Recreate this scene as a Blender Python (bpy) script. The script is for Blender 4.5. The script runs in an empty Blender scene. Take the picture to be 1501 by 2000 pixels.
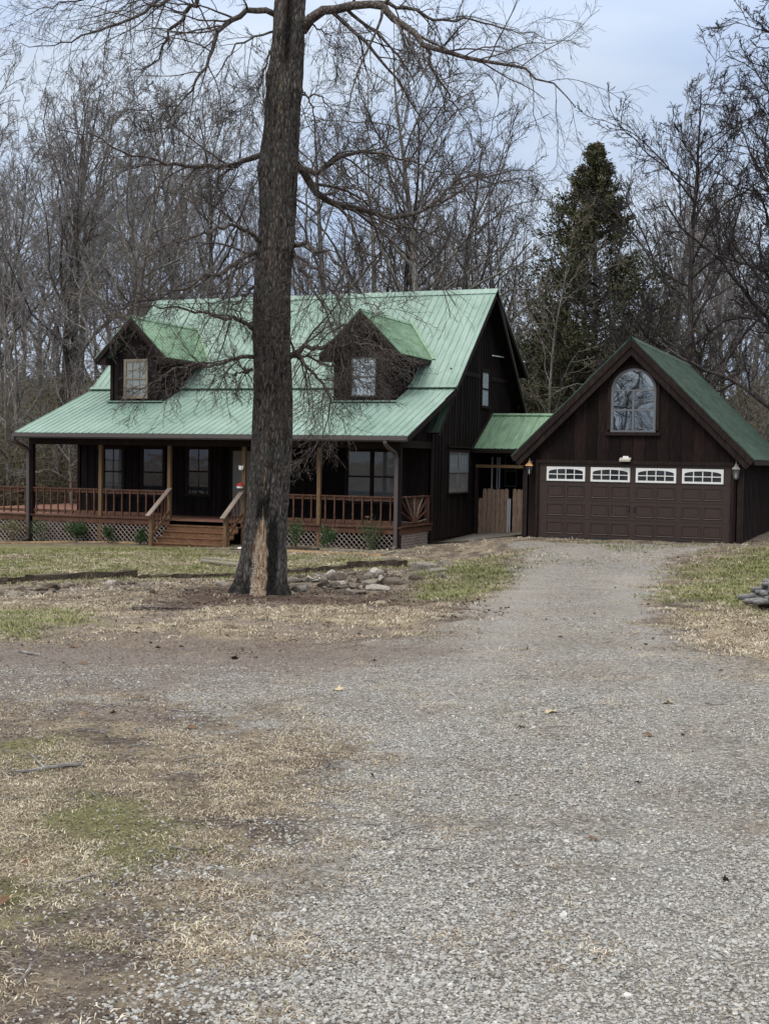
import bpy, math, random
import numpy as np
from mathutils import Matrix, Vector
random.seed(7)
R = math.radians

# ------------------------------------------------------------------ camera, sky, sun, exposure
scene = bpy.context.scene
COL = scene.collection
CAMP = (2535.6, -0.38135, -0.04029, -0.016475)          # focal length (px of 2000), yaw, pitch, roll
CAM = np.array([8.962, -33.273, 1.9475])
_f, _yaw, _pit, _rol = CAMP
_cy, _sy, _cp, _sp, _cr, _sr = math.cos(_yaw), math.sin(_yaw), math.cos(_pit), math.sin(_pit), math.cos(_rol), math.sin(_rol)
_R0 = np.array([_cy, -_sy, 0.]); _F0 = np.array([_sy, _cy, 0.]); _U0 = np.array([0., 0., 1.])
_F = _cp * _F0 + _sp * _U0; _U = -_sp * _F0 + _cp * _U0
_Rt = _cr * _R0 - _sr * _U; _Up = _sr * _R0 + _cr * _U
cd = bpy.data.cameras.new('camera'); cam = bpy.data.objects.new('camera', cd); COL.objects.link(cam)
cd.sensor_fit = 'VERTICAL'; cd.sensor_height = 36.0; cd.sensor_width = 27.0; cd.lens = _f / 2000 * 36.0
cd.clip_start = 0.05; cd.clip_end = 2000
M = Matrix.Identity(4)
for i in range(3):
    M[i][0] = _Rt[i]; M[i][1] = _Up[i]; M[i][2] = -_F[i]; M[i][3] = CAM[i]
cam.matrix_world = M
scene.camera = cam

scene.view_settings.view_transform = 'Standard'
scene.view_settings.look = 'None'
scene.view_settings.exposure = 0.47
scene.view_settings.gamma = 1.0
scene.cycles.max_bounces = 5; scene.cycles.diffuse_bounces = 2; scene.cycles.glossy_bounces = 2; scene.cycles.transparent_max_bounces = 8
SUN_EL, SUN_AZ = R(52), R(200)                           # soft sun behind cloud, high and behind the camera
w = bpy.data.worlds.new('World'); scene.world = w; w.use_nodes = True
wn = w.node_tree; wn.nodes.clear()
def wnode(t, **k):
    n = wn.nodes.new(t)
    for a, b in k.items(): setattr(n, a, b)
    return n
sky = wnode('ShaderNodeTexSky', sky_type='NISHITA', sun_disc=False, sun_elevation=SUN_EL, sun_rotation=SUN_AZ, air_density=1.2, dust_density=2.5)
tc = wnode('ShaderNodeTexCoord')
mp = wnode('ShaderNodeMapping'); mp.inputs['Scale'].default_value = (1.0, 1.0, 3.2)
nz = wnode('ShaderNodeTexNoise'); nz.inputs['Scale'].default_value = 2.7; nz.inputs['Detail'].default_value = 6; nz.inputs['Roughness'].default_value = 0.5
rp = wnode('ShaderNodeValToRGB')
rp.color_ramp.elements[0].position = 0.38; rp.color_ramp.elements[0].color = (0.44, 0.555, 0.78, 1)
rp.color_ramp.elements[1].position = 0.62; rp.color_ramp.elements[1].color = (0.66, 0.745, 0.87, 1)
sx = wnode('ShaderNodeSeparateXYZ')
mr = wnode('ShaderNodeMapRange'); mr.inputs['From Min'].default_value = 0.28; mr.inputs['From Max'].default_value = 1.0
mr.inputs['To Min'].default_value = 8.0; mr.inputs['To Max'].default_value = 31.0
vm = wnode('ShaderNodeVectorMath', operation='SCALE')
mr2 = wnode('ShaderNodeMapRange'); mr2.inputs['From Min'].default_value = 0.30; mr2.inputs['From Max'].default_value = 0.75
mx2 = wnode('ShaderNodeMix', data_type='RGBA'); mx2.inputs[7].default_value = (.68, .68, .66, 1)      # thick white cloud overhead
mx = wnode('ShaderNodeMix', data_type='RGBA'); mx.inputs[0].default_value = 0.88
bg = wnode('ShaderNodeBackground'); bg.inputs['Strength'].default_value = 0.1
wo = wnode('ShaderNodeOutputWorld')
L = wn.links.new
L(tc.outputs['Generated'], mp.inputs['Vector']); L(mp.outputs[0], nz.inputs['Vector']); L(nz.outputs['Fac'], rp.inputs[0])
L(tc.outputs['Generated'], sx.inputs[0]); L(sx.outputs['Z'], mr.inputs['Value'])
L(sx.outputs['Z'], mr2.inputs['Value']); L(mr2.outputs['Result'], mx2.inputs[0]); L(rp.outputs['Color'], mx2.inputs[6]); L(mx2.outputs[2], vm.inputs[0]); L(mr.outputs['Result'], vm.inputs['Scale'])
L(sky.outputs['Color'], mx.inputs[6]); L(vm.outputs['Vector'], mx.inputs[7]); L(mx.outputs[2], bg.inputs['Color']); L(bg.outputs[0], wo.inputs[0])

sd = bpy.data.lights.new('sun', 'SUN'); sd.energy = 1.0; sd.angle = R(22); sd.color = (1.0, 0.97, 0.92)
so = bpy.data.objects.new('sun', sd); COL.objects.link(so)
_d = Vector((math.sin(SUN_AZ) * math.cos(SUN_EL), math.cos(SUN_AZ) * math.cos(SUN_EL), math.sin(SUN_EL)))
so.rotation_euler = _d.to_track_quat('Z', 'Y').to_euler(); so.location = (0, -20, 40)

# ------------------------------------------------------------------ terrain and placing helpers
CP = np.array([(8.96,-33.3,.38),(9,-40,.5),(-10,-34,.25),(25,-34,.45),(-17,.97,-.84),(-30,.0,-1.0),(-12.5,.5,-.76),(-4.4,.9,-.68),(-4.3,4.5,-.66),(-4.2,7.8,-.5),(-2.2,7.8,-.42),(-.5,.3,-.02),(0,-.1,0),(2.4,-.1,0),(5.2,-.1,0),(6.5,4,0.02),(7,9,.05),(2.4,-3,-.06),(-2.5,1.0,-.35),(-2.5,4,-.45),(0,9,.0),(-17,9,-.7),(-10,16,-.4),(2,14,.1),(-30,16,-.5),(20,10,.3),(20,-10,.3),(-25,-16,-.7),(-8,-3,-.74),(-5,-8,-.68),(-12,-8,-.8),(-2,-3,-.6),(-1.8,-13,-.55),(2,-9,-.28),(5.5,-14,-.05),(-8,-12,-.72),(-5,-19,-.5),(0.5,-20,-.2),(-14,-18,-.65),(3,-26,.12),(-4,-26,-.1),(9,-22,.12)], float)
def sm(a, b, t):
    t = np.clip((t - a) / (b - a), 0, 1); return t * t * (3 - 2 * t)
def terr(X, Y):
    X = np.asarray(X, float); Y = np.asarray(Y, float)
    n = np.zeros(X.shape); s = np.zeros(X.shape)
    for x, y, z in CP:
        w_ = 1 / ((X - x) ** 2 + (Y - y) ** 2 + 1.2) ** 1.6
        n += w_ * z; s += w_
    return n / s + sm(16, 95, Y) * 8.5 + sm(-19, -75, X) * sm(-20, 20, Y) * 2.0
def ray(px, py):
    X2 = (px - 750.5) / _f; Y2 = -(py - 1000) / _f
    d = _F + X2 * _Rt + Y2 * _Up
    return d
def on(px, py, axis, val):
    d = ray(px, py); return CAM + (val - CAM[axis]) / d[axis] * d
def far(px, py, D):
    d = ray(px, py); return CAM + D / math.hypot(d[0], d[1]) * d
def spot(px, py):
    d = ray(px, py); t = np.geomspace(1.5, 200, 6000)
    p = CAM[None] + t[:, None] * d[None]
    h = p[:, 2] - terr(p[:, 0], p[:, 1])
    k = np.argmax(h <= 0) if (h <= 0).any() else len(t) - 1
    return p[k]
def gz(x, y): return float(terr(x, y))
def hsh(ix, iy, s):
    v = np.sin(ix * 127.1 + iy * 311.7 + s * 74.7) * 43758.5453
    return v - np.floor(v)
def vn(x, y, s=0):
    ix = np.floor(x); iy = np.floor(y); fx = x - ix; fy = y - iy
    fx = fx * fx * (3 - 2 * fx); fy = fy * fy * (3 - 2 * fy)
    a = hsh(ix, iy, s); b = hsh(ix + 1, iy, s); c = hsh(ix, iy + 1, s); d = hsh(ix + 1, iy + 1, s)
    return (a * (1 - fx) + b * fx) * (1 - fy) + (c * (1 - fx) + d * fx) * fy
def fbm(x, y, s=0, o=4):
    t = 0; a = .5
    for k in range(o):
        t = t + a * vn(x * 2 ** k, y * 2 ** k, s + k * 13); a *= .5
    return t / (1 - .5 ** o)

# ------------------------------------------------------------------ materials
def nodes(name):
    m = bpy.data.materials.new(name); m.use_nodes = True
    nt = m.node_tree; b = nt.nodes['Principled BSDF']
    return m, nt, b
def N(nt, t, ins=None, **k):
    n = nt.nodes.new(t)
    for a, b in k.items(): setattr(n, a, b)
    for a, b in (ins or {}).items():
        if isinstance(b, bpy.types.NodeSocket): nt.links.new(b, n.inputs[a])
        else: n.inputs[a].default_value = b
    return n
def col(c): return (c[0], c[1], c[2], 1)
def coords(nt, scale=(1, 1, 1), rot=(0, 0, 0)):
    t = N(nt, 'ShaderNodeTexCoord')
    return N(nt, 'ShaderNodeMapping', {'Vector': t.outputs['Object'], 'Scale': scale, 'Rotation': rot}).outputs[0]
def noise(nt, v, s, d=5, r=.55, dist=0):
    return N(nt, 'ShaderNodeTexNoise', {'Vector': v, 'Scale': s, 'Detail': d, 'Roughness': r, 'Distortion': dist}).outputs['Fac']
def ramp(nt, f, stops):
    n = N(nt, 'ShaderNodeValToRGB', {0: f}); e = n.color_ramp.elements
    while len(e) < len(stops): e.new(.5)
    for q, (p, c) in zip(e, stops): q.position = p; q.color = col(c) if len(c) == 3 else c
    return n.outputs['Color']
def mix(nt, f, a, b, mode='MIX'):
    n = N(nt, 'ShaderNodeMix', data_type='RGBA', blend_type=mode)
    for i, v in ((0, f), (6, a), (7, b)):
        if isinstance(v, bpy.types.NodeSocket): nt.links.new(v, n.inputs[i])
        else: n.inputs[i].default_value = v if i == 0 else col(v)
    return n.outputs[2]
def mth(nt, op, a, b=0.0, c=None):
    n = N(nt, 'ShaderNodeMath', operation=op)
    for i, v in enumerate((a, b) if c is None else (a, b, c)):
        if isinstance(v, bpy.types.NodeSocket): nt.links.new(v, n.inputs[i])
        else: n.inputs[i].default_value = v
    return n.outputs[0]
def bump(nt, b, h, s=.5, d=.02):
    n = N(nt, 'ShaderNodeBump', {'Height': h, 'Strength': s, 'Distance': d}); nt.links.new(n.outputs[0], b.inputs['Normal'])
def finish(nt, b, c, rough=.7, spec=.3, metal=0):
    if isinstance(c, bpy.types.NodeSocket): nt.links.new(c, b.inputs['Base Color'])
    else: b.inputs['Base Color'].default_value = col(c)
    if isinstance(rough, bpy.types.NodeSocket): nt.links.new(rough, b.inputs['Roughness'])
    else: b.inputs['Roughness'].default_value = rough
    b.inputs['Specular IOR Level'].default_value = spec; b.inputs['Metallic'].default_value = metal
MAT = {}
def wood(name, a, b_, c_, gs=(6, 6, .6), rough=.75, stain=.5, bs=.3, board=0):
    m, nt, b = nodes(name)
    v = coords(nt, gs)
    g = noise(nt, v, 6, 6, .65); st = noise(nt, coords(nt, (1, 1, .5)), 1.3, 4, .6)
    c = ramp(nt, g, [(.3, a), (.5, b_), (.72, c_)])
    c = mix(nt, mth(nt, 'MULTIPLY', ramp(nt, st, [(.4, (0, 0, 0)), (.7, (1, 1, 1))]), stain), c, a)
    if board:
        sp3 = N(nt, 'ShaderNodeSeparateXYZ', {0: N(nt, 'ShaderNodeTexCoord').outputs['Object']})
        idx = mth(nt, 'FLOOR', mth(nt, 'DIVIDE', mth(nt, 'ADD', sp3.outputs[0], sp3.outputs[1]), board))
        wnz = N(nt, 'ShaderNodeTexWhiteNoise', {'W': idx}, noise_dimensions='1D').outputs['Value']
        c = mix(nt, 1.0, c, ramp(nt, wnz, [(0, (.60, .60, .60)), (.55, (1, 1, 1)), (1, (1.5, 1.45, 1.42))]), 'MULTIPLY')
        fade = N(nt, 'ShaderNodeMapRange', {'Value': mth(nt, 'ADD', sp3.outputs[2], mth(nt, 'MULTIPLY', noise(nt, coords(nt), 2.0, 4), .8)), 'From Min': 1.5, 'From Max': .3}).outputs[0]
        c = mix(nt, mth(nt, 'MULTIPLY', fade, .22), c, (.060, .040, .036))
    finish(nt, b, c, rough, .12); bump(nt, b, g, bs, .01); MAT[name] = m; return m
wood('dark_siding', (.0045, .003, .003), (.010, .0065, .0065), (.028, .018, .017), (9, 9, .5), .8, board=.29)
wood('garage_siding', (.0060, .0034, .0033), (.0135, .0074, .0068), (.034, .020, .017), (7, 7, .5), .75, board=.305)
wood('dark_trim', (.010, .0062, .0058), (.021, .0135, .012), (.042, .030, .026), (6, 6, 1), .7)
wood('rail_wood', (.045, .022, .015), (.105, .052, .034), (.19, .110, .078), (7, 7, 1.2), .7, .35)
wood('deck_wood', (.11, .052, .036), (.21, .108, .076), (.32, .19, .145), (1, 8, 8), .6, .3)
wood('step_wood', (.075, .036, .020), (.165, .085, .045), (.29, .175, .105), (1.2, 10, 10), .7, .35)
wood('post_wood', (.09, .055, .030), (.16, .10, .055), (.23, .155, .09), (6, 6, .8), .7, .3)
wood('handrail_wood', (.11, .080, .062), (.23, .18, .15), (.38, .32, .28), (6, 6, 2), .8, .45)
wood('lattice_wood', (.24, .185, .16), (.43, .36, .32), (.58, .51, .47), (8, 8, 8), .85, .4)
wood('gate_wood', (.12, .075, .052), (.25, .172, .125), (.38, .285, .22), (8, 8, .7), .8, .4)
wood('old_timber', (.022, .017, .013), (.060, .047, .036), (.16, .125, .095), (5, 5, 5), .9, .5, .6)
wood('new_timber', (.24, .15, .075), (.42, .28, .155), (.55, .41, .25), (2, 2, 8), .8, .4)
wood('weathered_pole', (.13, .11, .08), (.24, .21, .155), (.36, .33, .26), (4, 4, 8), .85, .4)
wood('firewood_bark', (.06, .056, .055), (.19, .183, .18), (.38, .37, .36), (6, 6, 6), .9, .5, .8)
wood('window_tan', (.14, .11, .078), (.24, .195, .14), (.32, .27, .20), (6, 6, 6), .7, .3)
def simple(name, c, rough=.5, spec=.4, metal=0, var=.25, sc=6):
    m, nt, b = nodes(name)
    f = noise(nt, coords(nt), sc, 5)
    cc = mix(nt, f, tuple(x * (1 - var) for x in c), tuple(min(1, x * (1 + var)) for x in c))
    finish(nt, b, cc, rough, spec, metal); MAT[name] = m; return m
simple('white_paint', (.72, .72, .69), .4, .4, 0, .08)
simple('grey_vinyl', (.17, .172, .168), .5, .4, 0, .15)
simple('muntin_grey', (.13, .135, .14), .5, .4, 0, .15)
simple('brown_metal', (.085, .068, .064), .4, .5, 0, .2)
simple('blind_white', (.52, .54, .55), .6, .3, 0, .1)
simple('blind_tan', (.40, .37, .33), .7, .3, 0, .15)
simple('blind_dim', (.20, .20, .195), .7, .3, 0, .2)
simple('blind_bright', (.80, .82, .86), .6, .3, 0, .08)
simple('interior_dark', (.018, .020, .026), .8, .2)
simple('curtain_shade', (.06, .055, .06), .8, .2, 0, .4, 14)
simple('copper', (.55, .30, .12), .35, .5, .6, .2)
simple('pewter', (.22, .21, .19), .45, .5, .3, .3)
simple('black_metal', (.015, .015, .016), .4, .5)
simple('white_plastic', (.80, .80, .76), .35, .5, 0, .05)
simple('lamp_cream', (.50, .47, .40), .4, .5, 0, .08)
simple('red_plastic', (.35, .03, .02), .35, .5)
simple('door_grey', (.20, .19, .175), .5, .4, 0, .15)
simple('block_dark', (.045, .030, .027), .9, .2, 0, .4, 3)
simple('hose_green', (.03, .05, .03), .5, .4)
simple('pipe_white', (.50, .52, .55), .4, .5, 0, .15)
simple('leaf_brown', (.13, .075, .045), .8, .2, 0, .4, 20)
simple('leaf_tan', (.42, .34, .21), .8, .2, 0, .3, 20)
simple('rose_pink', (.70, .42, .34), .7, .2)
def glass(name, tint=(.02, .025, .03), refl=1.0):
    m = bpy.data.materials.new(name); m.use_nodes = True; nt = m.node_tree; nt.nodes.clear()
    o = N(nt, 'ShaderNodeOutputMaterial')
    nb = N(nt, 'ShaderNodeBump', {'Height': noise(nt, coords(nt), 1.6, 2), 'Strength': .06, 'Distance': .05})
    g = N(nt, 'ShaderNodeBsdfGlossy', {'Color': (refl, refl, refl, 1), 'Roughness': .03, 'Normal': nb.outputs[0]})
    t = N(nt, 'ShaderNodeBsdfTransparent', {'Color': (.93, .95, .96, 1)})
    lw = N(nt, 'ShaderNodeLayerWeight', {'Blend': .5}).outputs['Facing']
    f = mth(nt, 'ADD', mth(nt, 'MULTIPLY', mth(nt, 'POWER', lw, 5.0), .9), .030)
    s = N(nt, 'ShaderNodeMixShader', {0: f, 1: t.outputs[0], 2: g.outputs[0]})
    nt.links.new(s.outputs[0], o.inputs[0]); MAT[name] = m
glass('window_glass')
# coated glass of the arched window: a mirror-like film
m, nt, b = nodes('arch_glass'); finish(nt, b, (.34, .36, .355), .02, .8, 1.0)
nt.links.new(N(nt, 'ShaderNodeBump', {'Height': noise(nt, coords(nt), .7, 1), 'Strength': .12, 'Distance': .2}).outputs[0], b.inputs['Normal']); MAT['arch_glass'] = m
# green metal roofing
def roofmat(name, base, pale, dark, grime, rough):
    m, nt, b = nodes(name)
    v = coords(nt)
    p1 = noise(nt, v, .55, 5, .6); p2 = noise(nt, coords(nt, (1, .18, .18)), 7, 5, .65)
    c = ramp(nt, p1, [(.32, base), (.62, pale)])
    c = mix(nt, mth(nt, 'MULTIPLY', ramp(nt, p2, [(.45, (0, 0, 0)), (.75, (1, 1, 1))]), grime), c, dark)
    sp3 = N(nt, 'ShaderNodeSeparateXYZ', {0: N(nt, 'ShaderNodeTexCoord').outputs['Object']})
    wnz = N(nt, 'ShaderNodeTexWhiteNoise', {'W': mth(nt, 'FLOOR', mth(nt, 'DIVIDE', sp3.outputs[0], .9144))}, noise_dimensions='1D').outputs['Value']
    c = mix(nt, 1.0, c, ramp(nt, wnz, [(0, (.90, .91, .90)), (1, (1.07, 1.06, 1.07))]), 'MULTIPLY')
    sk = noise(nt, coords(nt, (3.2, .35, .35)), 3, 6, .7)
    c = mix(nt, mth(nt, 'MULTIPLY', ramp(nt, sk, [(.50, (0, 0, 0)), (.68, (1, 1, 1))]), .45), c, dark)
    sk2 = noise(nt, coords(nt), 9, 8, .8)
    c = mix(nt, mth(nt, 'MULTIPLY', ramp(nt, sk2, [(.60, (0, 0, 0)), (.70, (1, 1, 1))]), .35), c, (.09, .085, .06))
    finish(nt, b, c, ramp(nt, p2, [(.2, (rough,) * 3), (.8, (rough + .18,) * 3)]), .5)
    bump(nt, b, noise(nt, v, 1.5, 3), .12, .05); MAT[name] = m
roofmat('roof_green', (.148, .232, .188), (.222, .315, .265), (.070, .120, .088), .30, .42)
roofmat('roof_green_worn', (.110, .215, .125), (.190, .300, .190), (.032, .065, .038), .75, .45)
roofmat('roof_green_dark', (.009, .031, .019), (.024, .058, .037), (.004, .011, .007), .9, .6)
# garage door paint
m, nt, b = nodes('garage_door_paint')
g = noise(nt, coords(nt, (18, 18, 1)), 8, 4)
finish(nt, b, ramp(nt, g, [(.3, (.030, .0175, .0135)), (.7, (.052, .033, .0255))]), .45, .4); bump(nt, b, g, .15, .004); MAT['garage_door_paint'] = m
# bark
def bark(name, a, b_, c_, vs=(5, 5, .9), sc=3.2, moss=None, bs=.9, bd=.04):
    m, nt, b = nodes(name)
    v = coords(nt, vs)
    vo = N(nt, 'ShaderNodeTexVoronoi', {'Vector': v, 'Scale': sc, 'Randomness': 1.0}, feature='DISTANCE_TO_EDGE').outputs['Distance']
    n1 = noise(nt, v, sc * 2, 8, .7)
    h = mth(nt, 'ADD', mth(nt, 'MULTIPLY', mth(nt, 'MINIMUM', vo, .25), 2.2), mth(nt, 'MULTIPLY', n1, .8))
    c = ramp(nt, h, [(.32, a), (.62, b_), (1.0, c_)])
    big = noise(nt, coords(nt, (1, 1, .4)), 1.6, 5)
    c = mix(nt, mth(nt, 'MULTIPLY', ramp(nt, big, [(.48, (0, 0, 0)), (.62, (1, 1, 1))]), .55), c, a)
    if moss:
        c = mix(nt, mth(nt, 'MULTIPLY', ramp(nt, noise(nt, coords(nt), 2.3, 6), [(.52, (0, 0, 0)), (.66, (1, 1, 1))]), .45), c, moss)
    finish(nt, b, c, .95, .1); bump(nt, b, h, bs, bd); MAT[name] = m; return m
bark('twig_bark', (.034, .028, .025), (.085, .071, .062), (.16, .138, .122), (3, 3, 3), 4, None, .4, .01)
bark('wood_bark_grey', (.075, .067, .062), (.175, .158, .145), (.30, .275, .25), (4, 4, .8), 2.5, (.10, .11, .07), .7)
bark('wood_bark_dark', (.026, .021, .020), (.060, .050, .046), (.11, .095, .088), (4, 4, .8), 2.5, None, .7)
bark('twig_grey', (.11, .102, .098), (.205, .192, .185), (.32, .30, .29), (3, 3, 3), 4, None, .3, .01)
bark('twig_tan', (.10, .082, .062), (.17, .145, .112), (.26, .23, .18), (3, 3, 3), 4, None, .3, .01)
bark('twig_dark', (.022, .018, .019), (.045, .038, .038), (.080, .070, .068), (3, 3, 3), 4, None, .3, .01)
def leafmat(name, a, b_, sc=9, tr=.25):
    m, nt, b = nodes(name)
    f = noise(nt, coords(nt), sc, 4); oi = N(nt, 'ShaderNodeObjectInfo')
    c = ramp(nt, f, [(.3, a), (.7, b_)])
    finish(nt, b, c, .75, .2); MAT[name] = m
leafmat('cedar_leaf', (.034, .040, .020), (.125, .115, .065), .8)
leafmat('olive_leaf', (.060, .062, .024), (.16, .150, .062), 1.2)
leafmat('shrub_leaf', (.018, .040, .012), (.075, .120, .045), 6)
leafmat('shrub_leaf_tan', (.08, .085, .035), (.22, .20, .10), 6)
# rocks
m, nt, b = nodes('rock')
oi = N(nt, 'ShaderNodeObjectInfo')
f = noise(nt, coords(nt), 7, 7, .65)
c = ramp(nt, f, [(.3, (.09, .08, .07)), (.52, (.26, .235, .205)), (.75, (.50, .47, .42))])
tint = ramp(nt, oi.outputs['Random'], [(0, (.30, .25, .21)), (.5, (.58, .52, .46)), (.85, (.95, .92, .88)), (1, (1.8, 1.8, 1.8))])
finish(nt, b, mix(nt, 1.0, c, tint, 'MULTIPLY'), .85, .25); bump(nt, b, f, .5, .03); MAT['rock'] = m
m, nt, b = nodes('slab_concrete')
f = noise(nt, coords(nt), 2.5, 7, .65)
finish(nt, b, ramp(nt, f, [(.3, (.050, .043, .036)), (.7, (.125, .112, .095))]), .7, .3); bump(nt, b, f, .3, .01); MAT['slab_concrete'] = m

# ------------------------------------------------------------------ building helpers
def tag(o, label=None, cat=None, group=None, kind=None):
    if label: o['label'] = label
    if cat: o['category'] = cat
    if group: o['group'] = group
    if kind: o['kind'] = kind
    return o
def empty(name, loc, label, cat, group=None):
    o = bpy.data.objects.new(name, None); COL.objects.link(o); o.location = loc; o.empty_display_size = .2
    return tag(o, label, cat, group)
def root_loc(p):
    v = Vector((0, 0, 0))
    while p is not None: v += p.location; p = p.parent
    return v
class MB:
    def __init__(s): s.v = []; s.f = []
    def add(s, vs, fs):
        k = len(s.v); s.v += [tuple(map(float, q)) for q in vs]; s.f += [tuple(i + k for i in f) for f in fs]; return s
    def box(s, a, b):
        (x0, y0, z0), (x1, y1, z1) = a, b
        return s.add([(x0,y0,z0),(x1,y0,z0),(x1,y1,z0),(x0,y1,z0),(x0,y0,z1),(x1,y0,z1),(x1,y1,z1),(x0,y1,z1)],
                     [(0,3,2,1),(4,5,6,7),(0,1,5,4),(1,2,6,5),(2,3,7,6),(3,0,4,7)])
    def obox(s, o, u, v, w):      # corner and three edge vectors
        o, u, v, w = map(lambda q: np.array(q, float), (o, u, v, w))
        if np.dot(np.cross(u, v), w) < 0: u, v = v, u
        return s.add([o, o+u, o+u+v, o+v, o+w, o+u+w, o+u+v+w, o+v+w],
                     [(0,3,2,1),(4,5,6,7),(0,1,5,4),(1,2,6,5),(2,3,7,6),(3,0,4,7)])
    def beam(s, p, q, wd, th, up=(0, 0, 1)):
        p, q, up = map(lambda k: np.array(k, float), (p, q, up)); d = q - p
        a = np.cross(d, up); n = np.linalg.norm(a)
        if n < 1e-6: a = np.array([1., 0, 0])
        else: a = a / n
        b = np.cross(a, d); b /= np.linalg.norm(b)
        return s.obox(p - a * wd / 2 - b * th / 2, d, a * wd, b * th)
    def tube(s, pts, rad, k=8, cap=True):
        pts = [np.array(p, float) for p in pts]; n = len(pts); rad = rad if hasattr(rad, '__len__') else [rad] * n
        vs = []; fs = []; ref = np.array([.3, .2, 1.]); t0 = pts[-1] - pts[0]
        if abs(np.dot(t0, ref)) > .9 * np.linalg.norm(t0) * np.linalg.norm(ref): ref = np.array([1., .1, 0])
        for i in range(n):
            t = pts[min(i + 1, n - 1)] - pts[max(i - 1, 0)]
            a = np.cross(t, ref); a /= np.linalg.norm(a) + 1e-9; b = np.cross(t, a); b /= np.linalg.norm(b) + 1e-9
            for j in range(k):
                an = 2 * math.pi * j / k; vs.append(pts[i] + rad[i] * (math.cos(an) * a + math.sin(an) * b))
        for i in range(n - 1):
            for j in range(k): fs.append((i*k+j, i*k+(j+1) % k, (i+1)*k+(j+1) % k, (i+1)*k+j))
        if cap: fs += [tuple(range(k))[::-1], tuple((n-1)*k+j for j in range(k))]
        return s.add(vs, fs)
    def prism(s, poly, ext):      # poly list of 3D points, extruded by vector
        n = len(poly); e = np.array(ext, float)
        vs = [np.array(p, float) for p in poly]; vs += [p + e for p in vs]
        return s.add(vs, [tuple(range(n))[::-1], tuple(range(n, 2*n))] + [(i, (i+1) % n, n+(i+1) % n, n+i) for i in range(n)])
    def build(s, name, mat, parent=None, smooth=False):
        me = bpy.data.meshes.new(name); off = root_loc(parent)
        me.from_pydata([(x - off.x, y - off.y, z - off.z) for x, y, z in s.v], [], s.f)
        me.materials.append(MAT[mat] if isinstance(mat, str) else mat)
        if smooth: me.polygons.foreach_set('use_smooth', [True] * len(me.polygons))
        import bmesh
        if len(s.f) < 40000:
            bm = bmesh.new(); bm.from_mesh(me); bmesh.ops.recalc_face_normals(bm, faces=bm.faces); bm.to_mesh(me); bm.free()
        me.update()
        o = bpy.data.objects.new(name, me); COL.objects.link(o)
        if parent is not None: o.parent = parent
        return o
def np_mesh(name, V, F, mat, parent=None, smooth=True, deg=4):
    me = bpy.data.meshes.new(name); off = root_loc(parent)
    V = np.asarray(V, np.float64) - np.array(off); F = np.asarray(F, np.int32)
    me.vertices.add(len(V)); me.vertices.foreach_set('co', V.ravel())
    me.loops.add(F.size); me.loops.foreach_set('vertex_index', F.ravel())
    me.polygons.add(len(F)); me.polygons.foreach_set('loop_start', np.arange(0, F.size, F.shape[1], dtype=np.int32))
    me.polygons.foreach_set('loop_total', np.full(len(F), F.shape[1], np.int32))
    me.polygons.foreach_set('use_smooth', np.full(len(F), smooth))
    me.update(calc_edges=True); me.validate()
    me.materials.append(MAT[mat])
    if name is None: return me
    o = bpy.data.objects.new(name, me); COL.objects.link(o)
    if parent is not None: o.parent = parent
    return o
def clip_spans(poly, u):
    """vertical extents of a 2-D polygon at abscissa u"""
    ys = []
    for (a, b), (c, d) in zip(poly, poly[1:] + poly[:1]):
        if (a <= u) != (c <= u): ys.append(b + (d - b) * (u - a) / (c - a))
    ys.sort(); return list(zip(ys[::2], ys[1::2]))
def board_wall(mb, O, U, Nn, poly, holes=(), th=.12, step=.29, bw=.045, bt=.018, phase=0.0):
    """wall slab from a 2-D polygon (u, z) with raised vertical battens, clear of the openings"""
    O, U, Nn = (np.array(q, float) for q in (O, U, Nn)); Z = np.array([0, 0, 1.])
    mb.prism([O + U * u + Z * z - Nn * th for u, z in poly], Nn * th)
    us = [p[0] for p in poly]; u = min(us) + .03 + phase
    while u < max(us) - bw:
        for z0, z1 in clip_spans(poly, u + bw / 2):
            segs = [(z0, z1)]
            for (h0, h1, a, b) in holes:
                if u + bw > h0 and u < h1:
                    segs = [q for s0, s1 in segs for q in ((s0, min(s1, a)), (max(s0, b), s1)) if q[1] - q[0] > .02]
            for s0, s1 in segs:
                j = random.uniform(-.004, .004)
                mb.obox(O + U * (u + j) + Z * (s0 + .004), U * bw, Z * (s1 - s0 - .008), Nn * bt)
        u += step
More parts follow.
